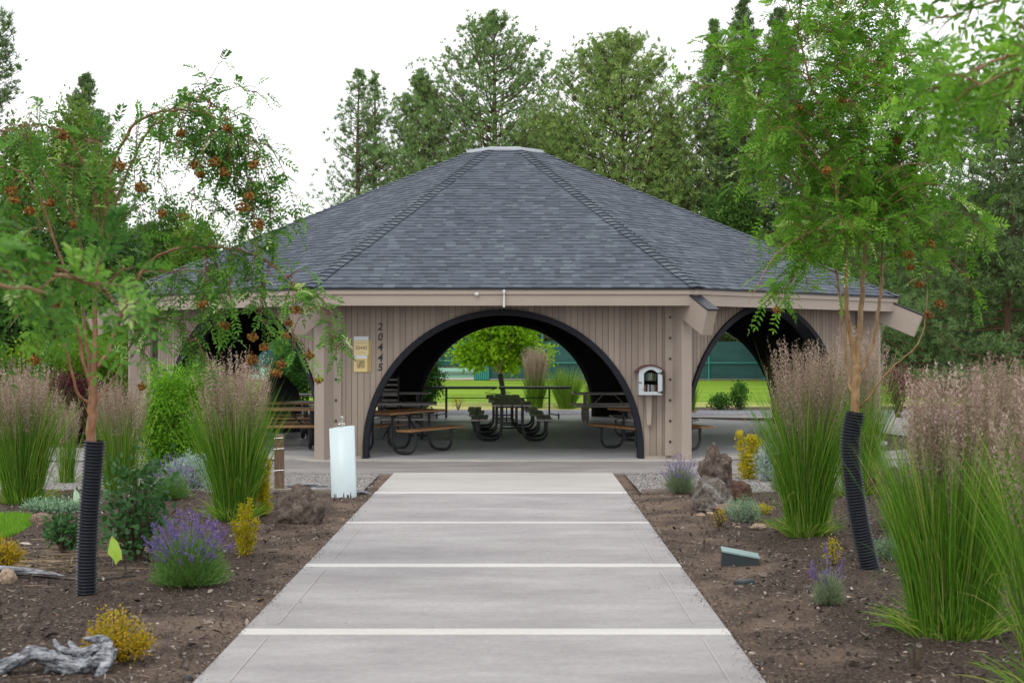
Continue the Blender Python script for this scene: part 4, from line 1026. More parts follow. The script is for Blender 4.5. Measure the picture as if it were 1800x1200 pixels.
M['lav_green'] = leafmat('lavender_leaves', [(0, (.08, .18, .04)), (.6, (.17, .32, .08)), (1, (.30, .42, .19))], .25, .6)
M['lav_grey'] = leafmat('lavender_grey_leaves', [(0, (.14, .19, .10)), (1, (.34, .40, .28))], .2, .7)
M['lav_flower'] = leafmat('lavender_flowers', [(0, (.10, .07, .24)), (.6, (.21, .14, .42)), (1, (.36, .26, .58))], .3, .6)
def lavender(label, px, py, toppx, wpx, seed, nl=2600, nf=330, mat='lav_green', flw=1.0, mound=.62, cat='lavender'):
    rs = np.random.RandomState(seed); g = at(px, py); s = g[1]/F; Ht = H-(toppx-604)*s-g[2]; Wd = wpx*s/2
    root = thing('lavender', label, cat, tuple(g), group='lavender plants in the beds'); b = MB()
    def shoots(n, l0, l1):
        a = rs.rand(n)*2*np.pi; el = np.arccos(1-rs.rand(n)*.93); d = np.stack([np.sin(el)*np.cos(a)*Wd, np.sin(el)*np.sin(a)*Wd, np.cos(el)*Ht], -1)
        return d*rs.uniform(l0, l1, n)[:, None]
    d = shoots(nl, .5, 1.0)*[.97, .97, mound*1.15]; st = d*rs.uniform(.0, .55, nl)[:, None]*[1, 1, .8]; L_ = np.linalg.norm(d-st, axis=1)
    ribbons(b, st, d-st+np.abs(rs.normal(size=(nl, 3)))*[0, 0, .15]*Ht, np.zeros((nl, 3))+[0, 0, .0], L_*rs.uniform(.6, 1, nl), .006, rs.beta(2, 2, nl), 2, rs=rs)
    tips = d*rs.uniform(.55, 1.0, nl)[:, None]
    for _ in range(5):
        q = d*rs.uniform(.35, 1.0, nl)[:, None]; cards(b, q+rs.normal(size=(nl, 3))*.008, d+rs.normal(size=(nl, 3))*.12*Ht+[0, 0, .25*Ht], rs.normal(size=(nl, 3)), rs.uniform(.02, .045, nl), .004, rs.beta(2, 2, nl), kind='kite')
    b.build('leaves', M[mat], root)
    b = MB(); b2 = MB(); a_ = rs.rand(nf)*2*np.pi; el_ = np.arccos(1-rs.rand(nf)*.72); d = np.stack([np.sin(el_)*np.cos(a_)*Wd, np.sin(el_)*np.sin(a_)*Wd, (.30+.70*np.cos(el_))*Ht], -1)*rs.uniform(.66, 1.05, nf)[:, None]+rs.normal(size=(nf, 3))*[.06, .06, .04]*Wd; d[:, 2] = np.maximum(d[:, 2], .35*Ht); st = d*.45; dd = d-st; L_ = np.linalg.norm(dd, axis=1)
    ribbons(b2, st, dd, np.zeros((nf, 3)), L_, .003, rs.rand(nf), 2, rs=rs)
    few = nf < 50
    if few: b = b2
    else: b2.build('stalks', M[mat], root)
    for j in range(16):
        q = d-nrm(d)*(.055*flw*j/16)+rs.normal(size=(nf, 3))*.005
        cards(b, q, nrm(d)+rs.normal(size=(nf, 3))*.7, rs.normal(size=(nf, 3)), .014*flw, .009*flw, np.clip(rs.beta(2, 2, nf), 0, 1), m=1 if few else 0, kind='kite')
    b.build('flower_stalks' if few else 'flowers', [M[mat], M['lav_flower']] if few else M['lav_flower'], root); return root
lavender('big round lavender bush in full purple bloom beside the left tree guard', 334, 1026, 893, 160, 1, nl=6500, nf=300, flw=1.15)
lavender('lavender with faded purple spikes left of the silver leaved plant', 298, 882, 800, 100, 2, nl=1500, nf=150)
lavender('lavender with grey green leaves at the end of the walkway before the right post', 1196, 862, 797, 74, 3, mat='lav_grey', nl=2200, nf=130, mound=.68)
lavender('small thin lavender with few long stalks below the right tree guard', 1456, 1068, 950, 72, 4, mat='lav_grey', nl=900, nf=26, flw=1.25, mound=.5)

def leafblob(b, rs, centers, rad, per, Ls, Ws, up=.3, tint=(2, 2), kind='leaf', m=0):
    n = len(centers)*per; c = np.repeat(centers, per, 0); o = rs.normal(size=(n, 3)); rad = np.repeat(np.broadcast_to(rad, (len(centers),)), per)[:, None]
    p = c+o*rad*.5; d = nrm(o+rs.normal(size=(n, 3))*.6+[0, 0, up]); nn = nrm(rs.normal(size=(n, 3))*.7+[0, 0, 1.])
    ct = np.repeat(rs.beta(2, 2, len(centers)), per)*.4
    cards(b, p, d, nn, rs.uniform(*Ls, n), rs.uniform(*Ws, n), np.clip(ct+rs.beta(*tint, n)*.6, 0, 1), m, kind)
def shrub(name, label, cat, base, rx, ry, Ht, mat, seed, n=420, per=26, Ls=(.03, .05), Ws=(.016, .028), z0=.05, shape='round', stem=None, group=None, up=.3, clump=.09, kind='leaf', shell=.45, spiky=0):
    rs = np.random.RandomState(seed); base = np.asarray(base, float)
    root = thing(name, label, cat, tuple(base), group=group)
    u = rdir(rs, n); rr_ = (rs.uniform(shell, 1, n))**.5
    lob = 1+.16*np.sin(u[:, 0]*5+seed)*np.cos(u[:, 1]*4+seed*2)+.10*np.sin(u[:, 2]*7+seed)
    if shape == 'box': u = np.sign(u)*np.abs(u)**.72; lob *= .96
    c = u*(rr_*lob)[:, None]*[rx, ry, Ht/2*(1-z0)]+[0, 0, Ht*z0+Ht/2*(1-z0)]
    c[:, 2] = np.clip(c[:, 2], .04, None)
    if spiky: c[:, 2] += spiky*Ht*rs.rand(n)**4*(c[:, 2] > Ht*.6)
    b = MB(); leafblob(b, rs, c, clump*rs.uniform(.7, 1.4, n), per, Ls, Ws, up, kind=kind); b.build('foliage', mat, root)
    b = MB(); kk = rs.choice(n, min(n, 60), replace=False)
    for i in kk:
        p1 = c[i]; p0 = np.array([p1[0]*.12, p1[1]*.12, -.05]); mid = (p0+p1)/2+np.array([p1[0]*-.1, p1[1]*-.1, Ht*.06]); tube(b, smooth_path([p0, mid, p1], 3), [.012*Ht, .003], 4, cap=False)
    b.build('branches', M['twig'], root); return root
M['twig'] = simple('brown_twigs', (.10, .065, .045), .8)
M['twig_red'] = simple('red_twigs', (.17, .06, .035), .7)
M['privet'] = leafmat('privet_leaves', [(0, (.06, .18, .012)), (.5, (.16, .36, .025)), (1, (.34, .58, .07))], .35, .4)
M['dkleaf'] = leafmat('dark_leaves', [(0, (.025, .08, .015)), (.5, (.05, .15, .025)), (1, (.12, .25, .05))], .3, .4)
M['hedge'] = leafmat('hedge_leaves', [(0, (.05, .13, .012)), (.5, (.12, .25, .02)), (.8, (.30, .42, .04)), (1, (.45, .50, .07))], .35, .45)
M['gold'] = leafmat('golden_leaves', [(0, (.16, .18, .012)), (.4, (.42, .38, .02)), (.8, (.70, .54, .03)), (1, (.62, .32, .04))], .35, .5)
M['orange'] = leafmat('orange_gold_leaves', [(0, (.14, .06, .02)), (.25, (.28, .24, .02)), (.6, (.50, .36, .02)), (1, (.60, .26, .03))], .3, .5)
M['purple'] = leafmat('purple_leaves', [(0, (.03, .008, .014)), (.6, (.10, .02, .04)), (1, (.22, .05, .09))], .3, .4)
M['silver_leaf'] = leafmat('silver_leaves', [(0, (.22, .30, .30)), (.6, (.40, .50, .50)), (1, (.58, .66, .62))], .15, .7)
M['santolina'] = leafmat('grey_green_leaves', [(0, (.14, .24, .16)), (.6, (.26, .40, .27)), (1, (.42, .54, .40))], .15, .7)
M['maple'] = leafmat('bright_maple_leaves', [(0, (.09, .22, .012)), (.5, (.22, .42, .02)), (1, (.48, .58, .05))], .45, .45)
M['oak'] = leafmat('dark_lobed_leaves', [(0, (.03, .085, .03)), (.5, (.06, .15, .05)), (.85, (.13, .25, .12)), (1, (.24, .10, .05))], .25, .4)
# bushes around the pavilion
shrub('privet_bush', 'dense bright green bush in front of the left side of the pavilion', 'bush', (-5.1, 22.2, -.05), .74, .54, 1.64, M['privet'], 1, n=1500, per=26, shape='box', z0=.0, clump=.12, shell=.3, Ls=(.035, .055), Ws=(.018, .03))
shrub('green_shrub', 'dark green shrub seen through the left side arch behind the tables', 'shrub', (-6.4, 41.2, 0), .62, .6, 2.15, M['dkleaf'], 2, n=420, per=24, Ls=(.06, .10), Ws=(.03, .05), clump=.16, z0=0)
shrub('green_shrub', 'dark green shrub at the left inner edge of the back arch', 'shrub', (-2.75, 41.6, 0), .62, .5, 2.0, M['dkleaf'], 3, n=420, per=24, Ls=(.06, .10), Ws=(.03, .05), clump=.16, z0=0)
shrub('rose_bush', 'small dark bush on the lawn edge inside the right side arch, right of its pair', 'shrub', (6.9, 43.2, 0), .22, .2, .82, M['dkleaf'], 4, n=60, per=20, Ls=(.05, .08), Ws=(.03, .05), clump=.13)
shrub('rose_bush', 'small low bush on the lawn edge inside the right side arch, left of its pair', 'shrub', (6.35, 43.3, 0), .26, .2, .42, M['dkleaf'], 5, n=45, per=20, Ls=(.05, .08), Ws=(.03, .05), clump=.12)
shrub('bare_twig_shrub', 'tiny almost bare shrub left of the folding table legs on the lawn edge', 'shrub', (-1.65, 43.4, 0), .2, .15, .42, M['orange'], 6, n=22, per=6, Ls=(.03, .05), Ws=(.02, .03), clump=.1)
for q, (x, wd, top, lab) in enumerate([(-15.2, 1.3, 2.0, 'bright green clipped hedge bush at the far left edge'), (-13.0, 1.25, 1.9, 'second bright green hedge bush from the left edge'), (-10.9, 1.2, 2.05, 'green hedge bush behind the left rowan stems'), (-9.1, .85, 1.75, 'green hedge bush beside the left corner post of the pavilion')]):
    shrub('hedge_bush', lab, 'hedge', (x, 33.5+q*.3, 0), wd, .9, top, M['hedge'], 20+q, n=620, per=24, Ls=(.06, .10), Ws=(.03, .055), clump=.2, shape='box', z0=0, group='green hedge bushes left of the pavilion')
shrub('golden_shrub', 'tall yellow green shrub rising above the hedge behind the left rowan', 'shrub', (-10.3, 36.0, 0), 1.1, .9, 2.75, M['hedge'], 31, n=500, per=24, Ls=(.07, .11), Ws=(.035, .06), clump=.2, z0=0)
shrub('barberry', 'dark purple barberry behind the feather grass at the left', 'barberry', (-9.15, 29.4, 0), .85, .6, 1.35, M['purple'], 7, n=420, per=24, Ls=(.035, .06), Ws=(.02, .035), clump=.14, z0=0)
shrub('barberry', 'purple barberry with arching shoots by the fence at the far right', 'barberry', (10.6, 39.0, 0), .42, .4, 1.45, M['purple'], 8, n=50, per=14, Ls=(.05, .08), Ws=(.03, .05), clump=.16, z0=.2)
# bed plants
shrub('leafy_sapling', 'dark lobed leafy bush behind the bright marker flag', 'bush', at(238, 988), 0.27, .24, .80, M['oak'], 9, n=85, per=9, Ls=(.045, .10), Ws=(.03, .07), clump=.14, z0=0, shell=.2, spiky=.3)
shrub('leafy_sapling', 'low dark lobed leafy shoot left of the left tree guard', 'bush', at(112, 975), .17, .13, .33, M['oak'], 10, n=34, per=9, Ls=(.05, .075), Ws=(.035, .05), clump=.07, z0=.3)
shrub('silver_mound', 'silvery blue leaved mound between the lavender and the tall grass on the left', 'perennial', at(340, 862), .36, .28, .46, M['silver_leaf'], 11, n=170, per=30, Ls=(.03, .055), Ws=(.006, .012), clump=.08, z0=0)
shrub('silver_mound', 'silvery blue leaved plant tucked beside the broad feather grass on the right', 'perennial', at(1352, 842), .17, .17, .56, M['silver_leaf'], 12, n=110, per=30, Ls=(.03, .06), Ws=(.006, .012), clump=.07, z0=0)
shrub('grey_green_mound', 'small round grey green cushion plant in front of the rock stack', 'perennial', at(1308, 913), .19, .16, .235, M['santolina'], 13, n=130, per=34, Ls=(.015, .03), Ws=(.003, .006), clump=.05, z0=0, shell=.75)
shrub('golden_mound', 'small golden orange shrub behind the driftwood root', 'shrub', at(206, 1157), .185, .15, .225, M['orange'], 14, n=150, per=20, Ls=(.012, .026), Ws=(.009, .016), clump=.05, z0=0, spiky=.35, group='golden shrubs in the beds')
shrub('golden_mound', 'golden yellow shrub at the left edge below the lawn patch', 'shrub', at(-2, 1006), .18, .15, .24, M['orange'], 15, n=130, per=20, Ls=(.014, .028), Ws=(.01, .016), clump=.05, z0=0, group='golden shrubs in the beds')
shrub('sedum', 'low yellow orange sedum behind the grey green cushion', 'perennial', at(1338, 903), .12, .08, .09, M['gold'], 16, n=50, per=18, Ls=(.012, .02), Ws=(.008, .012), clump=.03, z0=0)
shrub('small_yellow_plant', 'small sparse yellow and red plant among the pale stones', 'perennial', at(1265, 925), .07, .06, .19, M['orange'], 17, n=30, per=9, Ls=(.012, .02), Ws=(.008, .012), clump=.035)
shrub('small_yellow_plant', 'yellow tipped plant behind the small thin lavender', 'perennial', at(1462, 995), .06, .05, .22, M['gold'], 18, n=32, per=16, Ls=(.012, .02), Ws=(.007, .01), clump=.03)
shrub('green_tuft', 'round yellow green tuft right of the right tree guard', 'perennial', at(1582, 935), .15, .13, .30, M['privet'], 19, n=110, per=26, Ls=(.03, .06), Ws=(.003, .006), clump=.06, z0=0)
shrub('green_tuft', 'small blue green tuft at the foot of the right tree guard', 'perennial', at(1556, 985), .09, .08, .15, M['santolina'], 20, n=60, per=22, Ls=(.02, .045), Ws=(.003, .006), clump=.05, z0=0)
shrub('dead_twigs', 'thin bare brown twigs at the foot of the big near grass clump', 'shrub', at(1608, 1178), .07, .06, .16, M['oak'], 21, n=22, per=1, Ls=(.01, .02), Ws=(.005, .01), clump=.02)
shrub('ground_cover_plant', 'flat pale green woolly plant left of the left tree guard', 'perennial', at(100, 902), .42, .2, .07, M['santolina'], 22, n=110, per=26, Ls=(.025, .05), Ws=(.012, .022), clump=.07, z0=0)
# upright golden barberries: several little columns each
def goldcol(label, px, py, cols, mat, seed, lw=(.010, .016)):
    rs = np.random.RandomState(seed); g = at(px, py); s = g[1]/F; root = thing('golden_barberry', label, 'barberry', tuple(g), group='upright golden barberries')
    b = MB(); tw = MB()
    for (cx, top, wd) in cols:
        x = (cx-px)*s; Hh = H-(top-604)*s-g[2]; n = int(110*Hh/.5); t = rs.rand(n)**.8; y = rs.normal()*.05
        c = np.stack([x*(.3+.7*t)+rs.normal(size=n)*wd*s*.3*(1.1-t*.7), y+rs.normal(size=n)*wd*s*.3, t*Hh], -1)
        leafblob(b, rs, c, .022, 6, (lw[0]*1.0, lw[1]*1.8), (lw[0]*.6, lw[1]), .5)
        tube(tw, [(x*.15, y, -.03), (x*.6, y, Hh*.4), (x, y, Hh*.98)], [.006, .002], 5)
    b.build('foliage', mat, root); tw.build('stems', M['twig_red'], root)
goldcol('tall golden barberry with upright columns behind the rock stack on the right', 1316, 838, [(1300, 758, 20), (1315, 765, 18), (1326, 766, 18), (1334, 772, 14), (1310, 790, 34), (1322, 795, 34), (1308, 812, 26)], M['gold'], 1, (.014, .024))
goldcol('thin bright yellow barberry beside the purple lavender', 432, 977, [(426, 886, 9), (438, 878, 9), (452, 912, 8), (420, 930, 10), (433, 925, 16), (410, 915, 7)], M['gold'], 2)
goldcol('yellow barberry half behind the tall feather grass beside the wooden post', 462, 902, [(452, 790, 16), (464, 800, 18), (473, 812, 14), (460, 830, 24), (468, 850, 18)], M['gold'], 3, (.012, .02))
# spiky silver green sage behind the guard
lavender('pale spiky sage plant behind the right tree guard', 1545, 858, 752, 70, 8, mat='lav_grey', nl=900, nf=1, mound=.95, cat='sage')
lavender('small grey green plant right of the walkway boulder beside the feather grass', 1368, 862, 800, 40, 9, mat='lav_grey', nl=600, nf=1, mound=.9, cat='sage')
# lawn patch at the left edge
M['grassblade'] = leafmat('lawn_blades', [(0, (.10, .26, .02)), (1, (.28, .48, .06))], .35, .6)
rs = np.random.RandomState(9); n = 16000; c0 = G(-60, 938)
a = rs.rand(n)*2*np.pi; r_ = np.sqrt(rs.rand(n)); X_ = c0[0]+r_*np.cos(a)*.62; Y_ = c0[1]+r_*np.sin(a)*1.15
b = MB(); ribbons(b, np.stack([X_, Y_, hgt(X_, Y_)-.01], -1), rs.normal(size=(n, 3))*.25+[0, 0, 1], rs.normal(size=(n, 3))*.02, rs.uniform(.04, .09, n), .005, rs.rand(n), 2, rs=rs)
tag(b.build('lawn_patch', M['grassblade']), 'small patch of bright lawn grass at the left edge of the bed', 'grass', kind='stuff')
# big loose panicle grasses bending on the ground near left
# ---------------------------------------------------------------- rowan trees
M['rowan_bark'] = mat_wood('rowan_bark', [(.3, (.13, .058, .028)), (.5, (.25, .12, .055)), (.72, (.36, .20, .10))], (8, 8, 2.5))
M['rowan_bark_dull'] = mat_wood('rowan_bark_dull', [(.3, (.13, .07, .032)), (.5, (.29, .17, .07)), (.72, (.38, .25, .12))], (8, 8, 2.5))
M['rowan'] = leafmat('rowan_leaflets', [(0, (.04, .12, .028)), (.45, (.105, .25, .042)), (.8, (.20, .39, .07)), (.95, (.32, .50, .14)), (1, (.55, .66, .34))], .4, .38)
M['rowan_light'] = leafmat('rowan_leaflets_light', [(0, (.065, .17, .022)), (.45, (.15, .33, .04)), (.8, (.27, .47, .075)), (.96, (.38, .56, .15)), (1, (.58, .68, .36))], .5, .38)
M['berries'] = leafmat('unripe_berries', [(0, (.12, .045, .014)), (.5, (.26, .115, .025)), (1, (.38, .22, .05))], .1, .4)
def mat_guard():
    m, nt, b = newmat('black_guard_plastic'); b.inputs['Base Color'].default_value = (.012, .015, .022, 1); b.inputs['Roughness'].default_value = .42; b.inputs['Specular IOR Level'].default_value = .35; return m
M['guard'] = mat_guard()

def compound(mb, rs, P0, D, size=.15, pairs=6, droop=.35, lf=.046, wd=.0155, tint=None):
    """pinnate leaves: base points, directions"""
    k = len(P0); D = nrm(D); up = nrm(rs.normal(size=(k, 3))*.45+[0, 0, 1.]); S = nrm(np.cross(D, up)); U = np.cross(S, D)
    sz = (size*rs.uniform(.75, 1.2, k))[:, None]; dr = np.array([0, 0, -1.])*sz*droop*rs.uniform(.3, 1.5, k)[:, None]
    T0 = np.clip(rs.beta(2, 2, k)*.85 if tint is None else tint, 0, 1)
    T0 = np.where(rs.rand(k) < .045, 1.0, T0)
    ribbons(mb, P0, D, dr, sz[:, 0], .003, T0*.5, 3, rs=rs)
    for j in range(pairs):
        t = .22+.74*j/(pairs-1); prof = math.sin(math.pi*(.28+.6*(1-t)))**.6
        c = P0+D*sz*t+dr*t*t; tg = nrm(D*sz+2*dr*t)
        for s in (-1, 1):
            dd = nrm(tg*.55+S*s*.85+U*.1+rs.normal(size=(k, 3))*.12)
            cards(mb, c, dd, U+rs.normal(size=(k, 3))*.2, lf*prof*(sz[:, 0]/size), wd*prof, np.clip(T0+rs.normal(size=k)*.06, 0, 1))
    c = P0+D*sz+dr; cards(mb, c, nrm(D*sz+2*dr), U, lf*.9, wd, T0)

def berry_cluster(root, rs, c, r=.055):
    b = MB(); n = 55; o = rdir(rs, n)*(rs.rand(n)**.4)[:, None]*[1, 1, .72]*r+c
    ico = np.array([[0, 0, 1], [.89, 0, .45], [.28, .85, .45], [-.72, .53, .45], [-.72, -.53, .45], [.28, -.85, .45], [.72, .53, -.45], [-.28, .85, -.45], [-.89, 0, -.45], [-.28, -.85, -.45], [.72, -.53, -.45], [0, 0, -1]])
    fi = np.array([[0, 1, 2], [0, 2, 3], [0, 3, 4], [0, 4, 5], [0, 5, 1], [1, 6, 2], [2, 6, 7], [2, 7, 3], [3, 7, 8], [3, 8, 4], [4, 8, 9], [4, 9, 5], [5, 9, 10], [5, 10, 1], [1, 10, 6], [11, 7, 6], [11, 8, 7], [11, 9, 8], [11, 10, 9], [11, 6, 10]])
    for q in o: b.add(ico*.0092+q, fi, rs.rand())
    k = 10
    for q in o[:k]: tube(b, [c+np.array([0, 0, r*1.3]), (q+c)/2+np.array([0, 0, r*.3]), q], 0.0012, 3, t=.1, cap=False)
    b.build('berry_cluster', M['berries'], root)

def guard(root, pts, r=.075, n=22, pitch=.026):
    p = smooth_path(pts, 24); L_ = np.concatenate([[0], np.cumsum(np.linalg.norm(np.diff(p, axis=0), axis=1))]); tot = L_[-1]
    s = np.arange(0, tot, pitch/6); q = np.stack([np.interp(s, L_, p[:, i]) for i in range(3)], -1)
    b = MB(); rad = r*(1+.11*np.clip(np.sin(s/pitch*2*np.pi)*1.8, -1, 1))
    # open split tube: corrugated wall
    k = len(q); T = nrm(np.gradient(q, axis=0)); N = nrm(np.cross(T[0], [0, 1., 0])); a = np.linspace(0, 2*np.pi, n, endpoint=False); V = []
    for i in range(k):
        N = nrm(N-T[i]*np.dot(N, T[i])); B = np.cross(T[i], N); V.append(q[i]+rad[i]*(np.cos(a)[:, None]*N+np.sin(a)[:, None]*B))
    V = np.concatenate(V); i = np.arange(k-1)[:, None]*n; j = np.arange(n)[None, :]
    b.add(V, np.stack([i+j, i+(j+1) % n, i+n+(j+1) % n, i+n+j], -1).reshape(-1, 4))
    return b.build('trunk_guard', M['guard'], root, smooth=True)

class Tree:
    def __init__(s, name, label, base, seed, bark, leafm, cat='rowan tree'):
        s.rs = np.random.RandomState(seed); s.base = np.asarray(base, float); s.root = thing(name, label, cat, tuple(base))
        s.w = MB(); s.lp = []; s.ld = []; s.bark = bark; s.leafm = leafm; s.tw = MB()
    def stem(s, pts, r, n=8):      # pts local
        p = smooth_path(pts, 5); p = p+np.vstack([[0, 0, 0], s.rs.normal(size=(len(p)-2, 3))*.004, [0, 0, 0]]) if len(p) > 4 else p
        tube(s.w, p, r, n); return p
    def twigs(s, p, t0, n, L=(.2, .45), out=None, up=.3, nl=(4, 8), droop=.4, spread=1.0, t1=1.0):
        rs = s.rs; cum = np.concatenate([[0], np.cumsum(np.linalg.norm(np.diff(p, axis=0), axis=1))])
        for t in rs.uniform(t0, t1, n):
            x = np.array([np.interp(t*cum[-1], cum, p[:, i]) for i in range(3)]); x2 = np.array([np.interp(min(1, t+.03)*cum[-1], cum, p[:, i]) for i in range(3)]); tg = nrm(x2-x+1e-6)
            d = nrm(tg*.7+rs.normal(size=3)*spread*.8+np.array([0, 0, up])); l = rs.uniform(*L)
            q = np.array([x, x+d*l*.5+[0, 0, .01], x+d*l+np.array([0, 0, -droop*l*.5])]); q = smooth_path(q, 3); tube(s.w, q, [.0045, .0018], 4, cap=False, m=1)
            m = rs.randint(*nl)
            for u in np.linspace(.25, 1, m):
                c = np.array([np.interp(u*(len(q)-1), np.arange(len(q)), q[:, i]) for i in range(3)])
                s.lp.append(c); s.ld.append(nrm(d*(.5+.6*(u > .9))+rs.normal(size=3)*.75+np.array([0, 0, -.1*droop])))
        return s
    def branch(s, p, t, d, L_, r, arch=.3, ntw=8, **k):
        rs = s.rs; cum = np.concatenate([[0], np.cumsum(np.linalg.norm(np.diff(p, axis=0), axis=1))])
        x = np.array([np.interp(t*cum[-1], cum, p[:, i]) for i in range(3)]); d = nrm(d)
        q = smooth_path([x, x+d*L_*.35+[0, 0, .02], x+d*L_*.7+[0, 0, .0], x+d*L_+np.array([0, 0, -arch*L_*.5])], 4); tube(s.w, q, [r, .003], 6, cap=False)
        s.twigs(q, .12, ntw, **k); return q
    def finish(s, berries=(), size=.15, lf=.046, wd=.0155, pairs=6, droop=.35):
        s.w.build('trunk', [s.bark, M['twig_red']], s.root, smooth=True)
        b = MB(); compound(b, s.rs, np.array(s.lp), np.array(s.ld), size, pairs, droop, lf, wd); b.build('crown', s.leafm, s.root)
        for c in berries: berry_cluster(s.root, s.rs, np.asarray(c), s.rs.uniform(.036, .058))
        print('leaves', s.root.name, len(s.lp))

# --- right rowan
gR = at(1530, 1003); YR = gR[1]
def lr(px, py, dy=0): return P(px, py, YR+dy)-gR
T = Tree('rowan_tree', 'right hand rowan with light green crown and a leaning black corrugated trunk guard', gR, 2, M['rowan_bark_dull'], M['rowan_light'])
guard(T.root, [lr(1533, 1010), lr(1520, 960), lr(1506, 890), lr(1497, 820), lr(1495, 770), lr(1503, 724)], r=.083)
trunk = T.stem([lr(1533, 1004), lr(1518, 950), lr(1503, 880), lr(1497, 800), lr(1502, 730), lr(1504, 680), lr(1506, 640)], [.05, .045, .04, .038, .036])
A = T.stem([lr(1506, 645), lr(1509, 600, .03), lr(1513, 560, .05), lr(1517, 500, .08), lr(1521, 430, .1), lr(1519, 360, .12), lr(1515, 280, .15), lr(1505, 200, .2), lr(1490, 110, .2), lr(1470, 10, .2), lr(1462, -80, .2)], [.027, .024, .021, .018, .012, .006])
B = T.stem([lr(1505, 660), lr(1500, 620), lr(1492, 570, -.05), lr(1488, 520, -.1), lr(1487, 450, -.15), lr(1478, 380, -.2), lr(1465, 300, -.3), lr(1450, 220, -.3), lr(1420, 130, -.35), lr(1400, 40, -.35)], [.022, .02, .016, .012, .006])
Cc = T.stem([lr(1505, 668), lr(1520, 640, .05), lr(1535, 600, .1), lr(1545, 540, .15), lr(1550, 480, .2), lr(1552, 400, .3), lr(1560, 320, .3), lr(1575, 240, .3), lr(1590, 150, .4), lr(1580, 60, .4)], [.018, .016, .013, .010, .005])
Dd = T.stem([lr(1498, 690), lr(1492, 660, .1), lr(1486, 610, .15), lr(1482, 560, .2), lr(1470, 480, .3), lr(1445, 400, .4), lr(1405, 320, .4), lr(1360, 240, .4), lr(1320, 170, .4), lr(1280, 110, .4)], [.016, .014, .012, .009, .004])
E = T.stem([lr(1512, 716), lr(1530, 695, -.1), lr(1555, 660, -.2), lr(1580, 635, -.25), lr(1610, 610, -.3), lr(1625, 570, -.3), lr(1630, 520, -.3), lr(1628, 470, -.3)], [.010, .008, .006, .003])
rs = T.rs
for p_, L_, ts, nn_ in ((A, (.5, 1.1), (.32, .98), 26), (B, (.5, 1.2), (.32, .98), 27), (Cc, (.45, 1.1), (.32, .98), 21), (Dd, (.4, .9), (.34, .98), 21)):
    for t in np.linspace(*ts, nn_):
        a = rs.uniform(0, 2*np.pi); d = np.array([math.cos(a)*1.0, math.sin(a)*.85, rs.uniform(.25, .9)])
        T.branch(p_, t, d, rs.uniform(*L_)*(1.05-.35*t), .007, arch=.35, ntw=8, L=(.18, .42), nl=(4, 7))
T.branch(B, .45, lr(1330, 520, -.3)-lr(1470, 440, -.2), .95, .008, arch=.6, ntw=13, L=(.15, .3)); T.branch(B, .40, lr(1380, 540, -.2)-lr(1480, 480, -.1), .6, .006, arch=.7, ntw=8, L=(.15, .3))
T.branch(A, .35, lr(1620, 400, -.2)-lr(1520, 500, 0), .85, .007, arch=.5, ntw=9, L=(.15, .3)); T.branch(Cc, .42, lr(1700, 440, -.2)-lr(1550, 490, 0), .95, .008, arch=.6, ntw=12, L=(.15, .32)); T.branch(Cc, .36, lr(1680, 520, -.2)-lr(1550, 520, 0), .75, .007, arch=.5, ntw=9, L=(.12, .3))
T.twigs(E, .75, 5, L=(.1, .2), nl=(2, 4)); T.twigs(B, .2, 3, L=(.06, .12), nl=(2, 4), t1=.35); T.twigs(A, .12, 3, L=(.06, .12), nl=(2, 3), t1=.3)
T.finish([lr(1596, 448, -.3), lr(1634, 430, -.3), lr(1600, 470, -.3), lr(1632, 553, -.3), lr(1652, 535, -.3), lr(1615, 500, -.3), lr(1640, 322, .2), lr(1480, 178, -.5), lr(1452, 300, -.7), lr(1575, 248, 0), lr(1405, 190, -.4), lr(1365, 545, -.4)], size=.17, lf=.052, wd=.017)

# --- left rowan
gL = at(155, 1038); YL = gL[1]
def ll(px, py, dy=0): return P(px, py, YL+dy)-gL
T = Tree('rowan_tree', 'left hand weeping rowan with arching berry laden branches and a black corrugated trunk guard', gL, 4, M['rowan_bark'], M['rowan'])
guard(T.root, [ll(152, 1042), ll(153, 980), ll(157, 900), ll(163, 830), ll(167, 774)], r=.079)
S0 = T.stem([ll(155, 1035), ll(156, 950), ll(160, 870), ll(160, 790), ll(161, 740), ll(163, 690), ll(164, 660)], [.05, .046, .042, .038, .034], 10)
S1 = T.stem([ll(164, 665), ll(167, 620), ll(167, 560, .02), ll(168, 500, .04), ll(176, 440, .06), ll(181, 400, .05)], [.025, .022, .018, .016], 9)
# the two high arches
A1 = T.stem([ll(181, 402, .05), ll(186, 370, .05), ll(190, 320, 0), ll(205, 270, -.05), ll(235, 220, -.1), ll(270, 200, -.15), ll(310, 193, -.2), ll(350, 197, -.2), ll(385, 212, -.15), ll(412, 240, -.1), ll(430, 290, -.1), ll(440, 350, -.1)], [.016, .014, .012, .009, .006, .003])
A2 = T.stem([ll(181, 402, .05), ll(205, 350, .15), ll(225, 300, .2), ll(246, 255, .25), ll(270, 215, .2), ll(300, 192, .15), ll(330, 178, .1), ll(365, 177, .1), ll(390, 200, .1), ll(410, 232, .1)], [.012, .011, .009, .007, .003])
A3 = T.stem([ll(178, 420, .05), ll(172, 370, .1), ll(165, 330, .15), ll(150, 290, .2), ll(130, 260, .2)], [.013, .010, .006, .003])
B1 = T.stem([ll(162, 690), ll(150, 650, -.05), ll(140, 600, -.1), ll(132, 555, -.15), ll(120, 500, -.2), ll(95, 420, -.25), ll(60, 330, -.3), ll(20, 295, -.3), ll(-40, 300, -.3)], [.018, .016, .014, .010, .005])
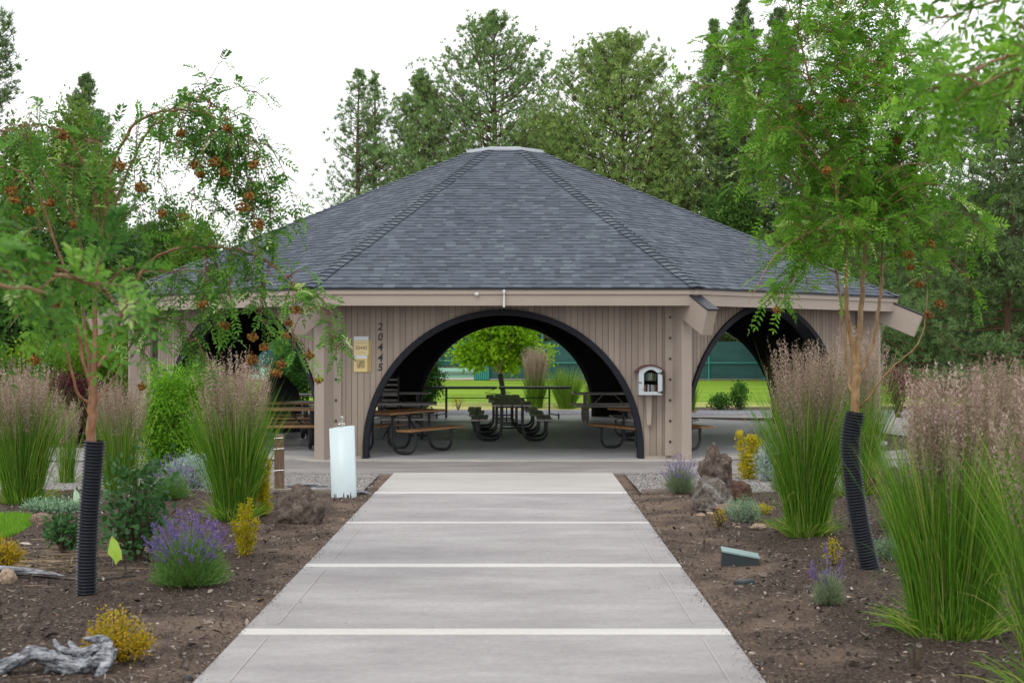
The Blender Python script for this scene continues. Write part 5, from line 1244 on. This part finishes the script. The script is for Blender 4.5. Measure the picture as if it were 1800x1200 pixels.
B2 = T.stem([ll(163, 670), ll(155, 630, .05), ll(150, 580, .1), ll(145, 540, .15), ll(150, 470, .2), ll(130, 380, .2), ll(90, 320, .2), ll(50, 270, .25), ll(10, 240, .25)], [.018, .015, .012, .008, .004])
B3 = T.stem([ll(160, 712), ll(140, 695, -.1), ll(128, 660, -.15), ll(115, 610, -.2), ll(103, 570, -.2), ll(85, 500, -.25), ll(40, 430, -.3), ll(-10, 400, -.3)], [.013, .011, .008, .004])
B4 = T.stem([ll(171, 645), ll(190, 620, .05), ll(203, 580, .1), ll(220, 540, .1), ll(243, 490, .1), ll(262, 462, .1), ll(300, 440, .05), ll(350, 434, 0), ll(400, 436, -.05), ll(450, 450, -.1), ll(490, 475, -.15), ll(520, 510, -.2), ll(540, 545, -.2)], [.019, .017, .014, .011, .007, .003])
B5 = T.stem([ll(170, 706), ll(190, 680, .1), ll(210, 650, .12), ll(228, 610, .15), ll(245, 575, .2), ll(280, 560, .2), ll(310, 570, .2), ll(335, 600, .2)], [.011, .009, .007, .003])
B6 = T.stem([ll(254, 478, .1), ll(300, 478, .2), ll(340, 475, .3), ll(380, 485, .35), ll(410, 500, .4)], [.007, .005, .003])
B7 = T.stem([ll(183, 390, .05), ll(150, 300, -.1), ll(120, 240, -.2), ll(80, 222, -.25), ll(40, 222, -.3), ll(-10, 235, -.3)], [.010, .007, .003])
rs = T.rs
def hang(p_, t, n, L=(.3, .6), bs=1, lat=.5):
    cum = np.concatenate([[0], np.cumsum(np.linalg.norm(np.diff(p_, axis=0), axis=1))]); out_ = []
    for u in np.linspace(t[0], t[1], n):
        x = np.array([np.interp(u*cum[-1], cum, p_[:, i]) for i in range(3)]); l = rs.uniform(*L); o = rs.normal(size=3)*[1, 1, 0]*lat*l
        q = smooth_path([x, x+o*.45+[0, 0, .02], x+o*.8+[0, 0, -l*.35], x+o+[0, 0, -l*.9]], 4); tube(T.w, q, [.006, .002], 5, cap=False)
        T.twigs(q, .15, int(4+l*9), L=(.05, .16), up=-.1, nl=(2, 4), droop=.8); out_.append(q[-1])
    return out_
bc = []
h1 = hang(A1, (.70, 1.0), 14, (.30, .75), lat=.35); h2 = hang(A2, (.72, 1.0), 10, (.3, .8), lat=.35); hang(A1, (.45, .70), 4, (.3, .85), lat=.3)
T.twigs(A1, .3, 16, L=(.08, .22), nl=(2, 5)); T.twigs(A2, .3, 14, L=(.08, .22), nl=(2, 5)); T.branch(A2, .82, ll(430, 150)-ll(360, 180), .42, .004, arch=.5, ntw=6, L=(.06, .16), nl=(2, 4)); T.branch(A2, .78, ll(380, 125)-ll(350, 180), .34, .004, arch=.0, ntw=4, L=(.06, .16), nl=(2, 4))
h3 = hang(B4, (.55, 1.0), 12, (.2, .58), lat=.4); T.twigs(B4, .3, 12, L=(.08, .25), nl=(3, 5))
h4 = hang(B6, (.2, 1.0), 7, (.2, .45)); T.twigs(B5, .45, 14, L=(.08, .25), nl=(3, 5)); hang(B5, (.6, 1.), 4, (.15, .3))
for p_ in (B1, B2, B3, A3, B7):
    for t in np.linspace(.45, .98, 3):
        a = rs.uniform(0, 2*np.pi); T.branch(p_, t, [math.cos(a), math.sin(a), rs.uniform(.0, .6)], rs.uniform(.25, .55), .005, arch=.9, ntw=5, L=(.1, .28), nl=(3, 6))
    hang(p_, (.6, 1), 3, (.3, .55))
T.twigs(S1, .3, 6, L=(.06, .15), nl=(2, 3))
bpx = [(110, 238, .1), (378, 285, 0), (395, 303, 0), (342, 290, .1), (352, 307, .1), (427, 365, 0), (438, 345, -.1), (318, 235, .1), (400, 225, 0), (446, 290, -.1), (455, 395, -.1), (323, 380, .1), (247, 330, 0), (210, 293, -.05), (285, 375, .1),
       (356, 535, 0), (395, 572, 0), (444, 593, -.1), (443, 632, -.1), (520, 545, -.2), (502, 590, -.2), (543, 625, -.2), (495, 640, -.2), (560, 668, -.2), (487, 655, -.15), (250, 680, .15), (508, 568, -.1), (465, 610, -.1),
       (20, 335, -.2), (53, 370, -.2), (88, 357, -.2), (25, 352, -.3), (130, 395, 0), (60, 633, -.3)]
T.finish([ll(q[0], q[1], q[2]-(.38 if q[1] < 400 else .12)) for q in bpx], size=.155, lf=.048, wd=.017, droop=.40)

# --- out-of-focus neighbours standing close to the camera, their trunks beside the frame
def near_rowan(label, base, stems, seed, leafm, tw, berries=()):
    T = Tree('rowan_tree', label, base, seed, M['rowan_bark_dull'], leafm); base = np.asarray(base)
    T.stem([np.zeros(3), np.array([.02, 0, .7]), np.array([.0, .0, 1.25])], [.045, .038, .034])
    for pts, n, hg in stems:
        q = T.stem([np.array([0, 0, 1.2])]+[P(*a)-base for a in pts], [.020, .014, .009, .004]); T.twigs(q, .45, n, L=(.10, .28), nl=(3, 6), up=.2, droop=.25, spread=.9)
    T.finish([P(*q)-base for q in berries], size=.17, lf=.052, wd=.018, droop=.45); return T
near_rowan('blurred nearest rowan whose leafy branches enter from the left edge', (-3.1, 5.0, float(hgt(-3.1, 5.0))),
    [([(-350, 560, 5.1), (-150, 470, 5.2), (0, 450, 5.3), (80, 475, 5.3), (170, 505, 5.3)], 23, 0), ([(-350, 600, 5.2), (-150, 540, 5.4), (0, 480, 5.6), (120, 485, 5.7), (230, 505, 5.8)], 9, 0),
     ([(-300, 560, 4.9), (-120, 480, 4.8), (0, 500, 4.9), (80, 515, 5.0)], 17, 0), ([(-300, 480, 5.6), (-100, 400, 5.8), (20, 450, 6.0), (60, 490, 6.1)], 8, 0)], 5, M['rowan'], 1, [(108, 536, 5.6)])
near_rowan('blurred near rowan whose leafy branches hang into the top right corner', (3.25, 5.6, float(hgt(3.25, 5.6))),
    [([(2300, 500, 5.6), (2150, 250, 5.7), (2000, 120, 5.8), (1850, 90, 5.8), (1740, 110, 5.7), (1650, 160, 5.6)], 48, 0), ([(2250, 350, 5.8), (2050, 80, 5.9), (1900, -20, 6.0), (1760, 0, 6.0), (1670, 30, 6.0)], 34, 0),
     ([(2250, 420, 5.4), (2080, 220, 5.3), (1920, 140, 5.3), (1800, 120, 5.3), (1720, 150, 5.3)], 26, 0), ([(2300, 380, 6.3), (2100, 160, 6.6), (1900, 130, 6.8), (1790, 150, 6.9), (1720, 180, 7.0)], 12, 0)], 6, M['rowan_light'], 1)

# --- young maple behind the pavilion
gM = np.array([(886-900)/F*47, 47, 0.]); 
Tm = thing('maple_tree', 'young bright green maple with dark trunk guard seen through the front arch', 'maple tree', tuple(gM)); rs = np.random.RandomState(12)
b = MB(); b2 = MB(); tips = []
tube(b, smooth_path([(0.02, 0, 0), (-.08, 0, .7), (-.16, 0, 1.1)], 4), [.06, .045], 8)
for i in range(11):
    a = i*2.4; r_ = rs.uniform(.7, 1.35); z = rs.uniform(1.6, 3.2) if i > 3 else 1.35+.1*i
    q = smooth_path([(-.14, 0, 1.0), (-.14+math.cos(a)*r_*.4, math.sin(a)*r_*.4, 1.0+(z-1)*.45), (-.1+math.cos(a)*r_, math.sin(a)*r_, z)], 4); tube(b, q, [.025, .006], 5, cap=False)
b.build('trunk', simple('pale_bark', (.32, .29, .24), .8, nscale=9), Tm)
tube(b2, smooth_path([(.02, 0, 0), (-.06, 0, .6), (-.14, 0, 1.0)], 4), .085, 12); b2.build('trunk_guard', M['guard'], Tm)
n = 330; u = rdir(rs, n); c = u*(rs.rand(n)**.35)[:, None]*[1.15, 1.1, 1.15]*(1+.24*np.sin(u[:, :1]*5+u[:, 2:]*7)+.12*np.sin(u[:, 1:2]*11))+[-.02, 0, 2.35]; c[:, 0] += .15*(c[:, 2]-2.3)
c = np.vstack([c]+[np.array(q)+rs.normal(size=(26, 3))*[.26, .2, .13] for q in ((-1.25, 0, 1.7), (-.75, -.2, 1.45), (1.0, -.1, 1.55), (.5, -.2, 1.35))])
b = MB(); leafblob(b, rs, c, .2, 22, (.09, .14), (.08, .12), .1); b.build('crown', M['maple'], Tm)

# ---------------------------------------------------------------- background trees
M['pine_bark'] = simple('pine_bark', (.13, .075, .05), .9, nscale=3, var=.4)
def pinemat(name, lo, mid, hi): return leafmat(name, [(0, lo), (.5, mid), (1, hi)], .18, .6)  # needle colours lightened, distance haze is put into them
M['pine'] = pinemat('pine_needles', (.08, .155, .06), (.185, .295, .105), (.34, .45, .18))
M['pine_y'] = pinemat('olive_pine_needles', (.10, .175, .055), (.235, .345, .10), (.41, .50, .18))
M['pine_d'] = pinemat('dark_pine_needles', (.06, .115, .055), (.14, .22, .09), (.26, .36, .16))
def pine(label, px, top, Y, wpx, seed, mat, cb=.18, dens=1.0, up=(.25, 1.0), gap=.12, shape=.75, wb=1.0, tuft=.38, nfrac=None, group='pines behind the pavilion', name='pine_tree', lean=0):
    rs = np.random.RandomState(seed); base = np.array([(px-900)/F*Y, Y, 0.]); Ht = H-(top-604)/F*Y; Rm = wpx/F*Y*2.5
    root = thing(name, label, 'pine tree', tuple(base), group=group); tr = MB()
    tp = [(0, 0, -.3), (rs.normal()*.1, 0, Ht*.3), (lean*.5+rs.normal()*.15, 0, Ht*.65), (lean, 0, Ht*.985)]
    T_ = smooth_path(tp, 5); tube(tr, T_, [.017*Ht, .012*Ht, .007*Ht, .03], 8)
    cx = lambda z: np.array([np.interp(z, T_[:, 2], T_[:, 0]), 0, z])
    tc_, td_, tl_ = [], [], []; z = Ht*cb
    while z < Ht*.985:
        f = (z-Ht*cb)/(Ht*(1-cb)); prof = (1-f)**(shape-.06); nb = rs.randint(4, 7)
        for _ in range(nb):
            if rs.rand() < gap: continue
            a = rs.rand()*2*np.pi; L_ = max(.28, Rm*prof*rs.uniform(.68, 1.05)); sl = up[0]+(min(up[1], .95)-up[0])*f+rs.normal()*.12
            d = nrm(np.array([math.cos(a), math.sin(a), sl])); o = cx(z)
            q = smooth_path([o, o+d*L_*.5+np.array([0, 0, -.04*L_]), o+d*L_+np.array([0, 0, .10*L_])], 3); tube(tr, q, [.012+.008*L_, .010], 4, cap=False)
            m = max(3, int((L_*4.9+1.2)*dens*(.8+.4*rs.rand())))
            for u in rs.uniform(.22, 1.0, m):
                c = o+d*L_*u+np.array([0, 0, -.04*L_+.14*L_*u*u]); side = np.array([-math.sin(a), math.cos(a), 0])*rs.normal()*L_*.22*(1.15-u*.5)+np.array([0, 0, abs(rs.normal())*.10*L_**.5+.05]); 
                tc_.append(c+side); td_.append(nrm(d*.5+side*.4+np.array([0, 0, .75]))); tl_.append(rs.uniform(.75, 1.25))
        z += max(.28, .55*(1-f*.45))*(.02*Ht+.55)/1.0*rs.uniform(.8, 1.2)*.8
    tc_, td_, tl_ = np.array(tc_), np.array(td_), np.array(tl_); k = len(tc_); nf = 15
    ti = rs.beta(2, 2, k); p = np.repeat(tc_, nf, 0); dd = nrm(np.repeat(td_, nf, 0)*.8+rs.normal(size=(k*nf, 3))*.7); L_ = np.repeat(tl_, nf)*tuft*rs.uniform(.7, 1.1, k*nf)
    b = MB(); cards(b, p-dd*L_[:, None]*.12, dd, rs.normal(size=(k*nf, 3)), L_, tuft*.11, np.clip(np.repeat(ti, nf)*.55+rs.rand(k*nf)*.45, 0, 1), kind='kite')
    tr.build('trunk', M['pine_bark'], root, smooth=True); b.build('crown', mat, root); return root, k
pn = [
 ('slender sparse pine left of its close twin, left of the roof peak', 631, 121, 95, 62, 1, 'pine', dict(cb=.12, dens=.55, gap=.3, up=(.1, .8), shape=.85)),
 ('slender sparse pine right of its close twin, left of the roof peak', 659, 124, 97, 52, 2, 'pine', dict(cb=.12, dens=.6, gap=.25, up=(.1, .8), shape=.85)),
 ('narrow green pine between the slender twins and the tallest pine', 743, 124, 96, 88, 3, 'pine', dict(cb=.1, dens=1.1, gap=.06, shape=.85)),
 ('tall pine rising straight behind the roof peak', 868, 34, 94, 150, 4, 'pine', dict(cb=.12, dens=.9, gap=.10, shape=.8, up=(.2, 1.3))),
 ('low pine branch mass between the tallest pine and the roof on its right', 960, 215, 99, 70, 5, 'pine', dict(cb=.1, dens=.9, shape=.5)),
 ('broad olive green pine right of the roof peak', 1092, 70, 90, 150, 6, 'pine_y', dict(cb=.05, dens=1.15, gap=.03, shape=.75, up=(.2, 1.2))),
 ('olive pine shoulder behind the right roof slope', 1175, 190, 92, 80, 7, 'pine_y', dict(cb=.05, dens=1.2, gap=.05, shape=.85)),
 ('narrow dark pine behind the left side of the right rowan', 1255, 36, 88, 60, 8, 'pine', dict(cb=.05, dens=1.2, gap=.05, shape=.85)),
 ('tall narrow pine cut by the top edge behind the right rowan', 1308, -20, 86, 55, 9, 'pine_d', dict(cb=.05, dens=1.2, gap=.05, shape=.8)),
 ('tall dark pine hidden behind the centre of the right rowan', 1370, 10, 84, 70, 10, 'pine_d', dict(cb=.05, dens=1.2, gap=.05, shape=.8)),
 ('dark pine behind the right side of the right rowan', 1480, 250, 80, 90, 11, 'pine_d', dict(cb=.03, dens=1.3, gap=.03, shape=.85)),
 ('dark pine low behind the right eave of the pavilion', 1590, 300, 72, 90, 12, 'pine_d', dict(cb=.03, dens=1.3, gap=.03, shape=.85)),
 ('big dark pine with layered boughs at the right edge', 1775, 150, 52, 90, 13, 'pine_d', dict(cb=.05, dens=2.6, gap=.22, shape=.35, up=(-.05, .5), tuft=.30)),
 ('dark bushy pine between the big right edge pine and the pavilion', 1690, 365, 58, 90, 14, 'pine_d', dict(cb=.02, dens=1.9, gap=.03, shape=.5, tuft=.30)),
 ('dark pine behind the left light green tree', 150, 130, 92, 62, 15, 'pine_d', dict(cb=.2, dens=1.1, gap=.1, shape=.85)),
 ('dark pine cut by the left edge', -8, 20, 60, 32, 16, 'pine_d', dict(cb=.3, dens=1.2, gap=.25, shape=.35, up=(0, .6), tuft=.26)),
 ('low dark pine behind the left rowan beside the roof', 262, 400, 80, 80, 17, 'pine_d', dict(cb=.02, dens=1.2, gap=.04, shape=.85)),
]
tot = 0
for lab, px, top, Y, wp_, sd_, mt, kw in pn: tot += pine(lab, px, top, Y, wp_, sd_, M[mt], **kw)[1]
print('pine tufts', tot)
M['tree_light'] = leafmat('light_tree_leaves', [(0, (.06, .12, .02)), (.5, (.14, .23, .04)), (1, (.30, .38, .10))], .35, .5)
M['tree_mid'] = leafmat('mid_tree_leaves', [(0, (.03, .08, .02)), (.5, (.07, .15, .03)), (1, (.15, .24, .06))], .3, .5)
M['tree_dark'] = leafmat('dark_tree_leaves', [(0, (.02, .055, .02)), (.5, (.045, .10, .03)), (1, (.10, .18, .05))], .25, .5)
def decid(label, px, top, Y, wpx, seed, mat, z0=.12, n=700, per=26, leaf=.20, group='leafy trees in the background', name='leafy_tree', botw=1.0):
    rs = np.random.RandomState(seed); base = np.array([(px-900)/F*Y, Y, 0.]); Ht = H-(top-604)/F*Y; Rm = wpx/F*Y
    root = thing(name, label, 'tree', tuple(base), group=group)
    nl_ = 9; lc = rdir(rs, nl_)*[Rm*.55, Rm*.5, Ht*(1-z0)*.27]+[0, 0, Ht*(z0+(1-z0)*.5)]; lc[0] = [0, 0, Ht*.80]
    lr_ = rs.uniform(.42, .62, nl_)[:, None]*[[Rm, Rm, Ht*(1-z0)*.5]]; lr_[0] = [Rm*.5, Rm*.5, Ht*.2]
    i = rs.randint(0, nl_, n); u = rdir(rs, n); c = lc[i]+u*lr_[i]*(rs.uniform(.35, 1.08, n)**.6)[:, None]; c[:, 2] = np.clip(c[:, 2], .2, Ht)
    b = MB(); leafblob(b, rs, c, leaf*3.2*rs.uniform(.6, 1.3, n), per, (leaf*.7, leaf*1.2), (leaf*.4, leaf*.7), .2, kind='kite'); b.build('crown', mat, root)
    b = MB(); tube(b, [(0, 0, -.2), (0, 0, Ht*.35), (rs.normal()*.2, 0, Ht*.8)], [.02*Ht+.05, .012*Ht, .03], 7)
    for q in lc[1:]: tube(b, smooth_path([(0, 0, Ht*.22), q*[.5, .5, .75], q], 3), [.009*Ht, .02], 5, cap=False)
    b.build('trunk', M['pine_bark'], root)
decid('light green leafy tree behind the left rowan', 128, 178, 62, 78, 1, M['tree_light'], n=900)
decid('light green leafy tree at the left edge below the dark pine', 45, 215, 60, 62, 2, M['tree_light'], n=600)
decid('dark leafy tree mass low at the left edge', 30, 370, 55, 110, 3, M['tree_dark'], z0=.02, n=900)
decid('dark leafy tree behind the hedge at the left', 165, 395, 56, 110, 4, M['tree_dark'], z0=.02, n=900)
decid('fresh green tree touching the left roof slope', 352, 392, 66, 62, 5, M['tree_light'], z0=.02, n=700)
decid('mid green tree behind the left roof corner', 290, 350, 74, 70, 6, M['tree_mid'], z0=.02, n=700)
decid('green bushy tree behind the fence at the right edge', 1740, 535, 60, 85, 7, M['hedge'], z0=.1, n=600)
decid('dark green tree behind the right fence end', 1640, 470, 66, 90, 8, M['tree_dark'], z0=.02, n=800)
decid('green tree between the right rowan and the pines', 1420, 390, 76, 90, 9, M['tree_mid'], z0=.02, n=800)
decid('mid green tree behind the right roof slope', 1300, 330, 82, 90, 10, M['tree_mid'], z0=.02, n=900)
# far-off wood closing the horizon
rs = np.random.RandomState(77); n = 5200; X_ = rs.uniform(-75, 75, n); Y_ = rs.uniform(128, 142, n); top_ = 7.5+2.0*np.sin(X_*.21)+1.6*np.sin(X_*.53+1)+1.2*np.sin(X_*1.3)
b = MB(); c = np.stack([X_, Y_, rs.rand(n)**.7*top_], -1); leafblob(b, rs, c, 1.1, 22, (.35, .7), (.3, .5), .2, kind='kite')
tag(b.build('far_wood', M['tree_dark']), 'far-off dark green wood closing the view beyond the tennis courts', 'wood', kind='stuff')
M['hill'] = simple('wooded_hill', (.035, .055, .025), .95, nscale=.15, var=.4)
hb = MB(); xx = np.linspace(-900, 900, 90); V = []
for x in xx: V += [[x, 160, -.3], [x, 175, 6.0+1.2*math.sin(x*.05)], [x, 400, 5]]
i = (np.arange(89)[:, None]*3+np.arange(2)[None, :]).ravel(); hb.add(V, np.stack([i, i+3, i+4, i+1], -1)); tag(hb.build('hills', M['hill']), kind='structure')

# ---------------------------------------------------------------- tennis court fence
M['screen'] = simple('teal_windscreen', (.018, .075, .078), .75, nscale=.5, var=.35, sc=(.6, 1, 4), bumpk=.4)
M['screen_far'] = simple('teal_windscreen_far', (.03, .10, .10), .8, nscale=.5, var=.2, sc=(.5, 1, 3))
M['fpost'] = simple('teal_post_paint', (.03, .26, .24), .5)
YF = 78.2; zt_ = 2.75
def fx(px, Y=YF): return (px-900)/F*Y
def fence(label, xs_, Y, ztop, zmid, panels, mat, y2=None):
    fn = thing('tennis_fence', label, 'fence', (xs_[0], Y, 0), group='teal tennis court fences')
    for i, x in enumerate(xs_):
        b = MB(); tube(b, [(x-xs_[0], 0, -.1), (x-xs_[0], 0, ztop)], .045, 8); b.build('post', M['fpost'], fn)
    for z in zmid+[ztop]:
        b = MB(); tube(b, [(0, -.05, z), (xs_[-1]-xs_[0], -.05, z)], .028, 6); b.build('rail', M['fpost'], fn)
    for x0, x1, z0, z1 in panels:
        b = MB(); nxx = max(2, int((x1-x0)/.5)); g = np.linspace(x0, x1, nxx+1); V = []
        for j, x in enumerate(g):
            for z in np.linspace(z0, z1, 5): V.append([x-xs_[0], .06+.03*math.sin(x*1.3+z*2), z-.03*abs(math.sin((x-x0)*1.05))*(z > z1-.01)])
        i = (np.arange(nxx)[:, None]*5+np.arange(4)[None, :]).ravel(); b.add(V, np.stack([i, i+5, i+6, i+1], -1)); b.build('windscreen', mat, fn, smooth=True)
    return fn
xs_ = list(np.arange(fx(856), fx(1640), 3.05)); xs_ = [fx(856)+3.05*i for i in range(9)]
fence('near teal windscreen fence along the lawn right of the gate', xs_, YF, zt_, [.95], [(xs_[0], xs_[-1], .06, 2.15)], M['screen'])
xs2 = [fx(845)-3.05*i for i in range(12)][::-1]
fence('teal fence left of the gate with open mesh at its foot', xs2, YF+.3, zt_, [1.05], [(xs2[0], xs2[7], .3, 2.6)], M['screen_far'])
xs3 = [-34+4.0*i for i in range(17)]
fence('farther teal fence at the back of the tennis courts', xs3, 118, 3.6, [1.5], [(xs3[0], xs3[-1], .15, 2.75)], M['screen'])
gt = thing('fence_gate', 'bright teal ribbed gate panel of the tennis fence behind the maple', 'gate', (fx(846), YF-.2, 0))
b = MB()
for i in range(7): bbox(b, -.36+i*.115, -.36+i*.115+.085, -.03, .03, .02, .98, .01)
b.build('slats', M['fpost'], gt); b = MB(); bbox(b, -.4, .48, .031, .05, .0, 1.0, .004); b.build('backing', M['screen'], gt)
# dark wall, mulch bank at the far right
bw = MB(); bbox(bw, 0, 30, -.1, .1, 0, 1.95, .02); tag(bw.build('garden_wall', simple('dark_brown_wall', (.045, .032, .028), .9, nscale=1, var=.3), loc=(fx(1600, 60), 60, 0)), 'low dark brown wall under the trees at the right edge', 'wall')
b = MB(); b.add([[0, 0, 0], [26, 0, 0], [26, 2.5, 1.0], [0, 2.5, 1.0]], [0, 1, 2, 3]); tag(b.build('bank', simple('red_mulch', (.16, .085, .065), .95, nscale=3, var=.4), loc=(fx(1590, 54), 54, 0)), kind='structure')
for q, px in enumerate((1690, 1748, 1800)):
    shrub('grey_shrub', ['pale green low shrub on the bank at the right, left one of three', 'pale green low shrub on the bank at the right, middle one of three', 'pale green low shrub on the bank at the right, right one of three'][q], 'shrub', (fx(px, 56.6), 56.6, .9), .8, .6, .55, M['santolina'], 60+q, n=90, per=20, Ls=(.08, .14), Ws=(.03, .05), clump=.2, z0=0, group='low shrubs on the bank')
